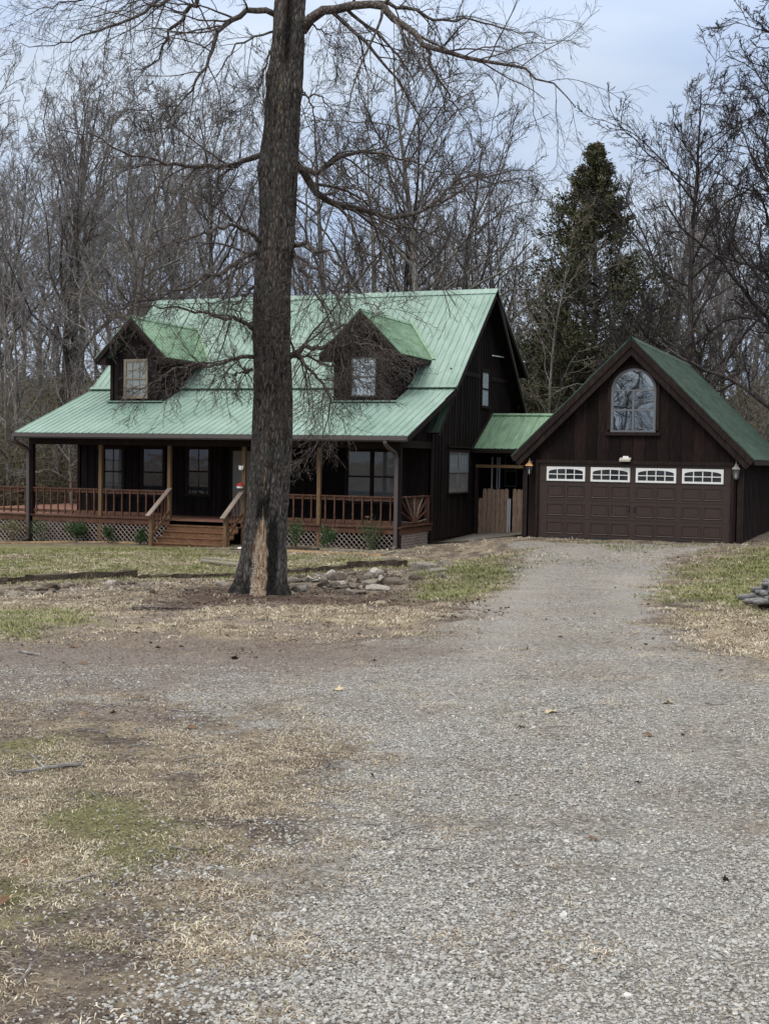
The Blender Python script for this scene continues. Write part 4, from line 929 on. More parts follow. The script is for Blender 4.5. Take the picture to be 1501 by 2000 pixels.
# sticks, leaves, cones on the ground
def stick(pts, r, lab, mat='twig_grey'):
    P = [G(*p) for p in pts]; c0 = P[0].copy(); mb = MB(); mb.tube([p - c0 + Z_ * (r * .9 + rg.uniform(0, .012)) for p in P], [r * (1 - .6 * i / len(P)) for i in range(len(P))], 6)
    o = mb.build('fallen_stick', mat); o.location = c0; tag(o, lab, 'stick'); return o
stick([(165, 1497), (130, 1499), (105, 1502), (88, 1503), (60, 1508), (40, 1510), (18, 1511)], .014, 'crooked fallen branch on the grass at left picture edge'); stick([(90, 1503), (75, 1490), (62, 1478), (55, 1470)], .006, 'thin side twig rising from the crooked fallen branch')
stick([(335, 1394), (350, 1395), (366, 1396)], .009, 'short dark twig above the straw patch'); stick([(1375, 1374), (1395, 1377), (1415, 1375)], .008, 'thin twig on the gravel near the right edge'); stick([(1184, 1414), (1200, 1417)], .009, 'small curved twig in the middle of the gravel')
stick([(40, 1277), (60, 1280), (80, 1283)], .015, 'dark stick on the brown dirt at left'); stick([(260, 1193), (330, 1190), (400, 1192)], .03, 'long dark root or stick in the mulch left of trunk', 'twig_bark')
lm = bpy.data.meshes.new('fallen_leaf')
lv = []; lf = []
for i, (x, y) in enumerate([(0, -1), (.35, -.5), (.7, -.45), (.55, -.1), (.85, .3), (.4, .35), (.25, .9), (0, .7), (-.25, 1), (-.4, .4), (-.8, .35), (-.5, 0), (-.7, -.5), (-.3, -.5)]): lv.append((x, y, .35 * (x * x) + .12 * y + .1 * math.sin(4 * y)))
lv.append((0, 0, 0)); lf = [(i, (i + 1) % 14, 14) for i in range(14)]
lm.from_pydata(lv, [], lf); lm.materials.append(MAT['leaf_brown']); lm2 = lm.copy(); lm2.materials[0] = MAT['leaf_tan']
for (px, py), s_, k, lab in (((1157, 1643), .035, 0, 'curled brown leaf alone on the gravel in the lower right'), ((1266, 1434), .045, 0, 'brown leaf on gravel above the middle right'), ((1075, 1396), .06, 1, 'tan leaf lying flat in the middle of the driveway'), ((1303, 1372), .05, 1, 'tan leaf right of the others on the driveway'), ((375, 1420), .05, 0, 'reddish brown leaf in the straw patch'), ((6, 1760), .035, 0, 'reddish leaf at the lower left picture edge'),
        ((660, 1348), .06, 1, 'pair of tan leaves at the left side of the gravel'), ((457, 1285), .07, 0, 'dark leaf clump on the dirt left of centre'), ((165, 1300), .06, 0, 'dark leaf on the brown dirt patch'), ((145, 1266), .06, 0, 'dark leaf at the top of the brown dirt patch'), ((52, 1680), .035, 0, 'dark curled leaf on the grass in the lower left')):
    p = G(px, py); obj_at('fallen_leaf', lm2 if k else lm, (p[0], p[1], p[2] + .012), rg.uniform(0, 6), lab, 'leaf', None, (s_,) * 3, rg.uniform(-.3, .3), rg.uniform(-.3, .3))
# hose and feeder, white downspout end
mb = MB(); c0 = G(458, 1075); mb.tube([c0 * 0 + np.array([.12 * math.cos(t) + .0 * t, .12 * math.sin(t), .03 + .01 * math.sin(3 * t)]) for t in np.linspace(0, 5.2, 18)], .012, 6); o = mb.build('hose_coil', 'hose_green'); o.location = c0; tag(o, 'small dark loop of hose on the grass by the steps', 'hose')
mb = MB(); mb.tube([(0, 0, .01), (.05, .02, .03), (.09, .03, .03)], .03, 8); o = mb.build('hose_nozzle', 'white_plastic'); o.location = c0 + np.array([.08, .05, .03]); tag(o, 'white hose end lying in the dark hose loop', 'nozzle')
fx = PX[3] - .05
r = empty('bird_feeder', (fx, PY - .16, 1.05), 'red topped white feeder hanging on the porch post by the steps', 'feeder')
t = MB(); t.tube([(fx, PY - .16, 1.10), (fx, PY - .16, 1.12), (fx, PY - .16, 1.17), (fx, PY - .16, 1.20)], [.12, .12, .07, .02], 12); t.build('top', 'red_plastic', r)
t = MB(); t.tube([(fx, PY - .16, 1.03), (fx, PY - .16, 1.04), (fx, PY - .16, 1.098)], [.06, .10, .10], 12); t.build('dish', 'white_plastic', r)
t = MB(); t.tube([(fx, PY - .16, 1.2), (fx, PY - .10, 1.3), (fx + .02, PY - .05, 1.32)], .006, 5); t.build('hook', 'black_metal', r)
r = empty('porch_ornament', (fx, PY - .08, 1.6), 'small white ornament fixed on the porch post above the feeder', 'ornament')
t = MB(); t.tube([(fx, PY - .06, 1.66), (fx, PY - .12, 1.67), (fx, PY - .13, 1.60), (fx, PY - .07, 1.56)], [.03, .045, .05, .02], 8); t.build('body', 'white_plastic', r); t = MB()
for sg in (-1, 1): t.prism([(fx, PY - .12, 1.64), (fx + sg * .08, PY - .12, 1.72), (fx + sg * .07, PY - .12, 1.58)], (0, .012, 0))
t.build('wings', 'white_plastic', r)
r = empty('ceiling_fan', (-13.2, 2.2, 2.3), 'dark ceiling fan under the porch roof above the left windows', 'fan')
t = MB(); t.tube([(-13.2, 2.2, 2.95), (-13.2, 2.2, 2.45)], .02, 8); t.tube([(-13.2, 2.2, 2.46), (-13.2, 2.2, 2.42), (-13.2, 2.2, 2.34)], [.06, .12, .09], 12); t.build('motor', 'brown_metal', r)
for k in range(5):
    an = k * 1.2566; t = MB(); u = np.array([math.cos(an), math.sin(an), 0]); t.beam(np.array([-13.2, 2.2, 2.38]) + u * .1, np.array([-13.2, 2.2, 2.38]) + u * .62, .12, .012); t.build('blade', 'dark_trim', r)
# stacked firewood at the right edge, on a short stump rest
base = G(1475, 1190)
fwl = ['lying along the bottom', 'in the second row', 'in the lower middle', 'in the upper middle', 'near the top', 'on top']
wdir = _Rt[:2] / np.linalg.norm(_Rt[:2]); rows = [6, 6, 5, 5, 4, 3]
lg = []
def log_mesh(seed):
    rr_ = random.Random(seed); mb = MB(); n = 9; k = 10; b_ = rr_.uniform(-.06, .06)
    pts = [np.array([-.75 + 1.5 * i / (n - 1), b_ * math.sin(i * .8 + seed), .02 * math.sin(i * 1.3 + seed * 2)]) for i in range(n)]
    mb.tube(pts, [.040 * (1 + .22 * math.sin(i * 2.1 + seed)) for i in range(n)], k); return mb
for k in range(4): o = log_mesh(k).build('log', 'firewood_bark', None, True); lg.append(o.data); bpy.data.objects.remove(o)
ang = math.atan2(wdir[1], wdir[0])
fdir = np.array([_F[0], _F[1]]) / math.hypot(_F[0], _F[1])
for rI, cnt in enumerate(rows):
    for q in range(cnt):
        off = (q - (cnt - 1) / 2) * .13 + rg.uniform(-.02, .02); sh = .12 * rI + rg.uniform(-.10, .12)
        x = base[0] + wdir[0] * (.62 + sh) + fdir[0] * off; y = base[1] + wdir[1] * (.62 + sh) + fdir[1] * off
        z = gz(base[0], base[1]) + .13 + rI * .078
        obj_at('log', lg[rg.randrange(4)], (x, y, z), ang + rg.uniform(-.09, .09), 'grey weathered log %s of the wood stack at right edge' % fwl[rI], 'log', 'logs in the stack at right edge row %d' % (rI + 1), (rg.uniform(.9, 1.1), rg.uniform(.8, 1.15), rg.uniform(.8, 1.15)), 0, rg.uniform(-.05, .05))
for s_ in (.12, 1.05):
    mb = MB(); mb.tube([(0, 0, -.12), (0, 0, .12)], .09, 12); o = mb.build('stump', 'old_timber'); o.location = (base[0] + wdir[0] * s_, base[1] + wdir[1] * s_, gz(base[0], base[1]) + .02); tag(o, 'short upright stump under the %s end of the log stack' % ('left' if s_ < .5 else 'right'), 'stump')

# ------------------------------------------------------------------ plants along the porch
def leafcloud(rs, n, rad, leaf, flat=1.0, hollow=.3):
    """n small bent leaf quads in an ellipsoid of irregular clumps"""
    cl = rs.normal(size=(14, 3)); cl /= np.linalg.norm(cl, axis=1)[:, None]; cl *= rs.uniform(.25, .85, (14, 1))
    c_ = cl[rs.randint(0, 14, n)] + rs.normal(size=(n, 3)) * .20
    c_ = c_ * np.array(rad) * np.array([1, 1, flat])
    a = rs.normal(size=(n, 3)); a /= np.linalg.norm(a, axis=1)[:, None]; b_ = np.cross(a, rs.normal(size=(n, 3))); b_ /= np.linalg.norm(b_, axis=1)[:, None]
    l = leaf * rs.uniform(.6, 1.4, (n, 1))
    V = np.stack([c_ - a * l, c_ + b_ * l * .45, c_ + a * l, c_ - b_ * l * .45], 1).reshape(-1, 3)
    return V, np.arange(4 * n).reshape(n, 4)
def shrub(px, py, h, wdt, lab, mat='shrub_leaf', n=900, seed=0, rose=False):
    p = G(px, py); p[1] = min(p[1], .55) if True else p[1]
    d = ray(px, 1000); t = (p[1] - CAM[1]) / d[1]; p[0] = CAM[0] + t * d[0]; p[2] = float(ground_z(p[0], p[1]))
    r = empty('shrub', p, lab, 'shrub'); rs = np.random.RandomState(seed)
    t = MB()
    for k in range(9):
        an = rs.uniform(0, 6.28); e = p + np.array([math.cos(an) * wdt * .4, math.sin(an) * wdt * .3, h * rs.uniform(.6, 1.0)])
        t.tube([p + Z_ * -.03, p * .45 + e * .55 + rs.normal(size=3) * .02, e], [.010, .007, .003], 5)
    t.build('stem', 'twig_tan', r)
    V, F_ = leafcloud(rs, n, (wdt / 2, wdt / 2.3, h / 2), .030); V = V + p + Z_ * (h * .52); V[:, 2] = np.maximum(V[:, 2], p[2] + .01)
    np_mesh('leaves', V, F_, mat, r, False)
    if rose:
        t = MB(); q = p + np.array([.02, -.25, h * .95])
        for k in range(9):
            an = k * .7; u = np.array([math.cos(an), math.sin(an), .8]); v = np.array([-math.sin(an), math.cos(an), 0])
            rr_ = .035 + .003 * k; t.add([q + u * rr_ * .3 - v * .02, q + u * rr_ - v * .035, q + u * rr_ * 1.3 + v * .0, q + u * rr_ + v * .035, q + u * rr_ * .3 + v * .02], [(0, 1, 2, 3, 4)])
        t.build('blossom', 'rose_pink', r)
shrub(25, 1055, .75, .95, 'loose tan and green shrub left of the first porch post', 'shrub_leaf_tan', 700, 1)
shrub(82, 1055, .80, .85, 'airy green shrub just right of the first porch post', 'shrub_leaf', 420, 2)
shrub(152, 1056, .78, .82, 'dense round green shrub midway in the left lattice bay', 'shrub_leaf', 1700, 3)
shrub(212, 1058, .62, .5, 'small green shrub right of the second porch post', 'shrub_leaf', 800, 4)
shrub(275, 1059, .48, .5, 'low green shrub beside the left stair post', 'shrub_leaf', 900, 5)
shrub(578, 1070, .85, .60, 'green shrub partly behind the right side of the trunk', 'shrub_leaf', 700, 6)
shrub(642, 1072, .80, .62, 'green shrub just right of the brown porch post', 'shrub_leaf', 1000, 7)
shrub(722, 1074, .98, .80, 'rose bush with one pale pink bloom before the right lattice', 'shrub_leaf', 700, 8, True)

# ------------------------------------------------------------------ branching generator (vectorised)
def norm(a): return a / (np.linalg.norm(a, axis=-1, keepdims=True) + 1e-9)
def resample(P, n):
    P = np.array(P, float); d = np.concatenate([[0], np.cumsum(np.linalg.norm(np.diff(P, axis=0), axis=1))]); t = np.linspace(0, d[-1], n)
    return np.stack([np.interp(t, d, P[:, k]) for k in range(3)], 1)
def spawn(rs, P, Rd, m_, t0, ang, ratio, trop, wob, n, rr, tmax=.98, flatten=0., minlen=.05, power=1.0):
    """children for parent polylines P (K,n0,3) with radii Rd (K,n0)"""
    K, n0, _ = P.shape
    t = t0 + (tmax - t0) * ((np.arange(m_)[None] + rs.uniform(0, 1, (K, m_))) / m_) ** power
    f = t * (n0 - 1); i = np.minimum(f.astype(int), n0 - 2); fr = (f - i)[..., None]; k = np.arange(K)[:, None]
    p = P[k, i] * (1 - fr) + P[k, i + 1] * fr; r0 = (Rd[k, i] * (1 - fr[..., 0]) + Rd[k, i + 1] * fr[..., 0])
    tan = norm(P[k, i + 1] - P[k, i]); L_ = np.linalg.norm(np.diff(P, axis=1), axis=2).sum(1)[:, None]
    q = rs.normal(size=tan.shape); q[..., 2] *= (1 - flatten); q = norm(q - (q * tan).sum(-1, keepdims=True) * tan)
    a = np.radians(ang) * rs.uniform(.7, 1.25, t.shape)[..., None]
    d = norm(tan * np.cos(a) + q * np.sin(a))
    ln = np.maximum(L_ * ratio * (1 - .55 * t) * rs.uniform(.6, 1.3, t.shape), minlen)
    d = d.reshape(-1, 3); p = p.reshape(-1, 3); ln = ln.reshape(-1); r0 = r0.reshape(-1); J = len(p)
    out = np.zeros((J, n, 3)); out[:, 0] = p; cur = d
    for s in range(1, n):
        cur = norm(cur + rs.normal(size=(J, 3)) * wob + np.array([0, 0, trop]) / n); out[:, s] = out[:, s - 1] + cur * (ln / (n - 1))[:, None]
    rs_ = np.maximum(r0 * rr, .0015)
    rad = rs_[:, None] * (1 - .72 * np.linspace(0, 1, n))[None]
    return out, rad
def tubes(P, Rd, k=4):
    K, n, _ = P.shape; T = np.zeros_like(P); T[:, 1:-1] = P[:, 2:] - P[:, :-2]; T[:, 0] = P[:, 1] - P[:, 0]; T[:, -1] = P[:, -1] - P[:, -2]; T = norm(T)
    main = norm(P[:, -1] - P[:, 0]); ref = np.where(np.abs(main[:, 2:3]) > .8, np.array([[1., .13, 0]]), np.array([[.1, .05, 1.]]))
    A = norm(np.cross(T, ref[:, None])); B = norm(np.cross(T, A)); an = np.arange(k) * 2 * math.pi / k
    V = P[:, :, None] + Rd[:, :, None, None] * (np.cos(an)[None, None, :, None] * A[:, :, None] + np.sin(an)[None, None, :, None] * B[:, :, None])
    base = (np.arange(K)[:, None, None] * n + np.arange(n - 1)[None, :, None]) * k; j = np.arange(k)[None, None]
    j2 = (j + 1) % k
    F_ = np.stack([base + j, base + j2, base + k + j2, base + k + j], -1).reshape(-1, 4)
    return V.reshape(-1, 3), F_
def join(parts):
    Vs, Fs, o = [], [], 0
    for V, F_ in parts: Vs.append(V); Fs.append(F_ + o); o += len(V)
    return np.concatenate(Vs), np.concatenate(Fs)

# ------------------------------------------------------------------ the big oak in the yard
TP = spot(515, 1163); TD = math.hypot(TP[0] - CAM[0], TP[1] - CAM[1]) + .35
oak = empty('oak_tree', far(513, 1163, TD) * np.array([1, 1, 1]), 'huge bare oak with a decayed pale scar on its base, standing before the house', 'tree')
sil = [(1185, 432, 590), (1172, 448, 578), (1158, 457, 571), (1140, 462, 566), (1100, 470, 563), (1052, 475.5, 561), (1000, 481, 563), (956, 485, 566), (900, 489, 569), (860, 491, 571), (780, 495, 571), (700, 494, 567), (650, 492, 565), (582, 494, 565), (520, 499, 568), (456, 506, 575), (400, 508, 578), (340, 506, 581), (304, 508, 583), (240, 516, 586), (152, 521, 591), (80, 530, 594), (0, 536, 596), (-150, 545, 602), (-400, 560, 610), (-700, 575, 618)]
ctr = np.array([far((l + r_) / 2, y, TD) for y, l, r_ in sil]); rad_ = np.array([(r_ - l) / 2 / _f * TD * 1.0 for y, l, r_ in sil])
zt_ = ctr[:, 2]; zz = np.linspace(zt_[0] - .15, zt_[-1], 620); nA = 150
cx_ = np.interp(zz, zt_, ctr[:, 0]); cy_ = np.interp(zz, zt_, ctr[:, 1]); rr_ = np.interp(zz, zt_, rad_)
TH = np.linspace(0, 2 * math.pi, nA, endpoint=False)
vdir = np.array([CAM[0] - ctr[0, 0], CAM[1] - ctr[0, 1]]); vang = math.atan2(vdir[1], vdir[0])     # side facing the drive
ZZ, TT = np.meshgrid(zz, TH, indexing='ij'); zb0 = zt_[2]; hgt_ = ZZ - zb0
flare = np.clip(1 - hgt_ / .9, 0, 1) ** 2
lob = 1 + flare * (.16 * np.cos(5 * TT + .7) + .10 * np.cos(3 * TT + 2)) + .02 * np.cos(2 * TT + ZZ * .9)
# plated bark: vertical ridges that wander and break
cu = np.stack([np.cos(TT), np.sin(TT)], -1)
def rn(fz, ft, s): # periodic ridge noise
    u = TT / (2 * math.pi) * ft; v = ZZ * fz
    iu = np.floor(u); fu = u - iu; fu = fu * fu * (3 - 2 * fu); iv = np.floor(v); fv = v - iv; fv = fv * fv * (3 - 2 * fv)
    h = lambda a, b: hsh(a % ft, b, s)
    return (h(iu, iv) * (1 - fu) + h(iu + 1, iv) * fu) * (1 - fv) + (h(iu, iv + 1) * (1 - fu) + h(iu + 1, iv + 1) * fu) * fv
TT0 = TT.copy(); TT = TT + (rn(2.2, 12, 7) - .5) * .22
ridge = 1 - np.abs(2 * rn(3.4, 34, 1) - 1); ridge2 = 1 - np.abs(2 * rn(9, 52, 2) - 1); lump = rn(1.1, 9, 3)
TT = TT0
disp = (ridge - .5) * .022 + (ridge2 - .5) * .012 + (lump - .5) * .035
# the scar (bare wood) faces the drive and a little to the left
phi = (TT - vang + math.pi) % (2 * math.pi) - math.pi           # positive = to the picture's left or right
side = np.sign(np.cross(np.append(vdir, 0), np.append(_Rt[:2], 0))[2])      # +1 when picture right is counterclockwise
ph = phi * side * 1.0
wscar = lambda h: np.interp(h, [-.1, .2, .75, 1.05, 1.25, 1.42], [.30, .34, .36, .30, .20, .0])
pc = -0.22 - .02 * np.clip(hgt_, 0, 2)
jag = (fbm(TT * 6, ZZ * 5, 8) - .5) * .22
scar = sm(0.04, -.04, np.abs(ph - pc) - wscar(hgt_) + jag) * (hgt_ > -.2)
char = np.maximum(sm(.10, -.04, np.abs(ph - (.30 + .05 * np.sin(ZZ * 4))) - .24 + jag) * sm(1.55, 1.25, hgt_), sm(.08, -.04, np.abs(ph - pc) - .34 + jag) * sm(1.30, 1.45, hgt_) * sm(1.95, 1.65, hgt_))
char = np.maximum(char, sm(.35, .05, hgt_) * sm(.3, .6, fbm(TT * 3, ZZ * 3, 4)))
hol = np.exp(-((ph + .02) / .30) ** 4) * sm(zt_[20] - .45, zt_[20] + .1, ZZ - .25) * sm(zt_[23] + .3, zt_[22], ZZ)
disp = disp * (1 - .85 * scar) - .035 * scar - .02 * char * (1 - scar) - hol * .10
kn = 0
for (ky, kp, kr, ka) in ((335, -1.0, .16, .055), (150, -1.3, .14, .045), (255, -.25, .16, .05), (485, .9, .2, .05), (182, 1.0, .12, .06), (700, .8, .2, .04)):
    kz = far(520, ky, TD)[2]; kn = kn + ka * np.exp(-((ZZ - kz) / kr) ** 2 - ((ph - kp) / .45) ** 2)
RR = rr_[:, None] * lob + disp + kn
RR = RR * (1 - .02)
VX = cx_[:, None] + RR * np.cos(TT); VY = cy_[:, None] + RR * np.sin(TT)
V = np.stack([VX, VY, ZZ], -1).reshape(-1, 3)
i0 = (np.arange(len(zz) - 1)[:, None] * nA); j0 = np.arange(nA)[None]; F_ = np.stack([i0 + j0, i0 + (j0 + 1) % nA, i0 + nA + (j0 + 1) % nA, i0 + nA + j0], -1).reshape(-1, 4)
m, nt, b = nodes('oak_bark'); MAT['oak_bark'] = m
at = N(nt, 'ShaderNodeAttribute', attribute_name='bark_mask'); sp_ = N(nt, 'ShaderNodeSeparateColor', {0: at.outputs['Color']})
v = coords(nt, (7, 7, 1.8))
n1 = noise(nt, v, 5, 9, .75); n2 = noise(nt, coords(nt), 2.2, 6, .65)
crk = N(nt, 'ShaderNodeTexVoronoi', {'Vector': N(nt, 'ShaderNodeMapping', {'Vector': mix(nt, .11, coords(nt), N(nt, 'ShaderNodeTexNoise', {'Vector': coords(nt), 'Scale': 5.0, 'Detail': 7.0, 'Roughness': .7}).outputs['Color']), 'Scale': (1, 1, .26)}).outputs[0], 'Scale': 24.0}, feature='DISTANCE_TO_EDGE').outputs['Distance']
h = mth(nt, 'ADD', mth(nt, 'ADD', mth(nt, 'MULTIPLY', mth(nt, 'MINIMUM', crk, .35), 1.5), mth(nt, 'MULTIPLY', sp_.outputs[2], .28)), mth(nt, 'MULTIPLY', n1, .45))
c = ramp(nt, h, [(.34, (.022, .018, .016)), (.56, (.085, .072, .064)), (.95, (.195, .175, .160))])  # ridge relief is shaded into the colour: furrows dark, crests pale
c = mix(nt, mth(nt, 'MULTIPLY', ramp(nt, n2, [(.50, (0, 0, 0)), (.64, (1, 1, 1))]), .35), c, (.082, .098, .078))
wv = coords(nt, (14, 14, .9)); wn_ = noise(nt, wv, 4, 7, .7)
woodc = ramp(nt, wn_, [(.34, (.075, .034, .018)), (.44, (.27, .145, .075)), (.54, (.50, .40, .30)), (.66, (.66, .50, .26))])
c = mix(nt, sp_.outputs[0], c, woodc)
cn = noise(nt, coords(nt, (9, 9, 5)), 5, 8, .8)
c = mix(nt, mth(nt, 'MULTIPLY', sp_.outputs[1], .9), c, ramp(nt, cn, [(.45, (.006, .005, .005)), (.60, (.035, .033, .032)), (.72, (.16, .16, .155))]))
finish(nt, b, c, .95, .1); bump(nt, b, mth(nt, 'ADD', h, mth(nt, 'MULTIPLY', cn, .4)), 1.0, .05)
tr = np_mesh('trunk', V, F_, 'oak_bark', oak)
atr = tr.data.color_attributes.new('bark_mask', 'FLOAT_COLOR', 'POINT'); A = np.ones((len(V), 4)); A[:, 0] = scar.ravel(); A[:, 1] = np.clip(char * (1 - scar) + hol, 0, 1).ravel(); A[:, 2] = np.clip(.5 + ((ridge - .5) * .75 + (ridge2 - .5) * .35), 0, 1).ravel(); atr.data.foreach_set('color', A.ravel())
# shelf fungi along the edge of the scar
rs = np.random.RandomState(3); fv = []; ff = []
for k in range(190):
    hh = rs.uniform(.02, .80) ** 1.2 if k < 150 else rs.uniform(.1, 1.2); pp = (-.22 - wscar(hh) * rs.uniform(.55, 1.0) + rs.normal() * .02) if k % 8 else (-.22 + wscar(hh) * rs.uniform(-.5, .8))
    i = int(np.argmin(np.abs(zz - (zb0 + hh)))); th = vang + pp * side; j = int(th / (2 * math.pi) * nA) % nA
    p = np.array([VX[i, j], VY[i, j], zz[i]]); o = np.array([math.cos(th), math.sin(th), 0]); s = np.array([-o[1], o[0], 0]); q = rs.uniform(.010, .024); b0 = len(fv)
    fv += [p - s * q - o * .01, p + s * q - o * .01, p + s * q * .7 + o * q * .8, p - s * q * .7 + o * q * .8, p - Z_ * .008 + o * q * .3, p + Z_ * .006]
    ff += [(b0, b0 + 1, b0 + 5), (b0 + 1, b0 + 2, b0 + 5), (b0 + 2, b0 + 3, b0 + 5), (b0 + 3, b0, b0 + 5), (b0 + 1, b0, b0 + 4), (b0 + 2, b0 + 1, b0 + 4), (b0 + 3, b0 + 2, b0 + 4), (b0, b0 + 3, b0 + 4)]
simple('fungus_pale', (.58, .54, .48), .8, .2, 0, .3, 30)
o = np_mesh('shelf_fungi', np.array(fv), np.array(ff), 'fungus_pale', oak); o['kind'] = 'stuff'
# traced limbs: (picture points, start radius px, depth change over the limb in metres)
LIMBS = [
 ([(590, 60), (600, 42), (622, 24), (660, 13), (700, 7), (745, 18), (775, 38), (805, 62), (831, 85), (870, 100), (905, 112), (950, 120), (1000, 128), (1045, 148), (1085, 174), (1125, 208)], 13, -2.0),
 ([(700, 7), (745, 4), (790, 14), (830, 34), (870, 39), (915, 35), (960, 48), (1010, 62), (1050, 72), (1090, 78)], 6, 1.0),
 ([(831, 85), (838, 115), (848, 145), (872, 180), (905, 230), (925, 270)], 5, .5),
 ([(578, 322), (590, 331), (600, 345), (612, 368), (630, 388), (655, 394), (690, 404), (725, 416), (760, 424), (800, 417), (835, 405), (870, 392), (905, 365), (945, 345), (990, 335), (1040, 330)], 11, 2.5),
 ([(588, 330), (615, 334), (640, 320), (665, 303), (700, 297), (745, 300), (790, 308), (830, 330), (880, 340), (930, 330)], 7, -1.5),
 ([(836, 405), (865, 378), (890, 350), (920, 345), (960, 360), (1010, 350), (1060, 360)], 5, 1),
 ([(537, 28), (515, 18), (492, 20), (468, 30), (445, 42), (428, 62), (415, 95), (402, 125), (388, 152), (370, 180), (352, 202), (335, 210), (290, 214), (250, 216)], 8, -1.5),
 ([(352, 202), (335, 228), (325, 250), (300, 262), (275, 268)], 3, -.5),
 ([(392, -25), (385, 5), (362, 22), (345, 48), (330, 58), (320, 85), (305, 120), (285, 132), (255, 138)], 7, 1.0),
 ([(395, -40), (330, -10), (270, 30), (215, 55), (160, 75), (110, 85), (60, 90), (20, 85)], 6, -1.0),
 ([(395, -60), (300, -40), (220, -10), (150, 5), (90, 15), (40, 35)], 6, 1.0),
 ([(508, 303), (485, 312), (455, 320), (420, 324), (385, 322), (340, 320), (300, 312), (250, 300), (215, 285), (180, 265), (130, 258), (90, 247)], 7, -2.0),
 ([(470, 317), (440, 335), (425, 355), (432, 380), (442, 405)], 3.5, -.3),
 ([(517, 478), (495, 462), (470, 445), (440, 440), (400, 452), (360, 470), (310, 490), (260, 520)], 6, -2.2),
 ([(512, 485), (480, 505), (440, 530), (400, 545), (350, 565), (300, 588), (240, 600), (180, 612)], 7, -2.5),
 ([(575, 480), (600, 476), (640, 495), (670, 525), (690, 565), (720, 590), (760, 620)], 6, -2.8),
 ([(572, 490), (585, 520), (610, 560), (640, 610), (655, 660), (650, 720), (640, 790)], 5, -2.2),
 ([(576, 500), (620, 520), (660, 580), (665, 650), (680, 720), (690, 770)], 4, -1.6),
 ([(497, 645), (480, 632), (455, 620), (425, 617), (385, 608), (340, 600), (280, 597), (225, 592)], 6, -2.0),
 ([(495, 560), (470, 585), (455, 600), (470, 625), (492, 640)], 4, -.5),
 ([(497, 697), (475, 696), (450, 704), (420, 709), (385, 708), (350, 722), (300, 745), (265, 760)], 5.5, -2.2),
 ([(492, 722), (470, 728), (441, 737)], 4.5, -.6),
 ([(560, 700), (580, 688), (610, 678), (650, 674), (690, 668), (730, 672), (770, 690)], 8, -2.6),
 ([(565, 692), (590, 705), (625, 740), (650, 790), (630, 850), (600, 900)], 5, -1.8),
 ([(570, 695), (600, 700), (640, 715), (690, 720), (740, 740)], 4, -2.0),
 ([(594, 180), (612, 210), (618, 240), (620, 300), (617, 350)], 2.5, -.6),
 ([(590, 185), (625, 190), (650, 215), (670, 260), (700, 300)], 2.5, -1.0),
 ([(527, 100), (512, 150), (500, 200), (480, 235), (466, 250)], 3.0, -.8),
 ([(538, 60), (470, 80), (430, 130), (395, 190), (385, 240)], 3.0, -1.5),
 ([(600, 40), (640, 70), (655, 110), (665, 125)], 2.5, -.6)]
rs = np.random.RandomState(12); nL = 22; LP = []; LR = []
for pts, rp, dz in LIMBS:
    q = np.array(pts, float); n = len(q)
    P3 = np.array([far(x, y, TD + dz * (i / (n - 1))) for i, (x, y) in enumerate(q)])
    P3 = resample(P3, nL); P3[2:] += rs.normal(size=(nL - 2, 3)) * .025
    LP.append(P3); LR.append(rp * .80 / _f * TD * np.linspace(1, .16, nL) ** 1.35)
LP = np.array(LP); LR = np.array(LR)
np_limbs = tubes(LP, LR, 8)
o = np_mesh('limb', *np_limbs, 'twig_bark', oak)
c1, r1 = spawn(rs, LP, LR, 20, .10, 46, .46, -.50, .11, 11, .45, flatten=.15, minlen=.5)
c2, r2 = spawn(rs, c1, r1, 8, .15, 42, .50, -.20, .13, 7, .55, minlen=.2)
c3, r3 = spawn(rs, c2, r2, 5, .15, 40, .55, .08, .16, 4, .6, minlen=.1)
r1 = np.maximum(r1, .0040); r2 = np.maximum(r2, .0030); r3 = np.maximum(r3, .0023)
o = np_mesh('crown', *join([tubes(c1, r1, 4), tubes(c2, r2, 3), tubes(c3, r3, 3)]), 'twig_bark', oak)

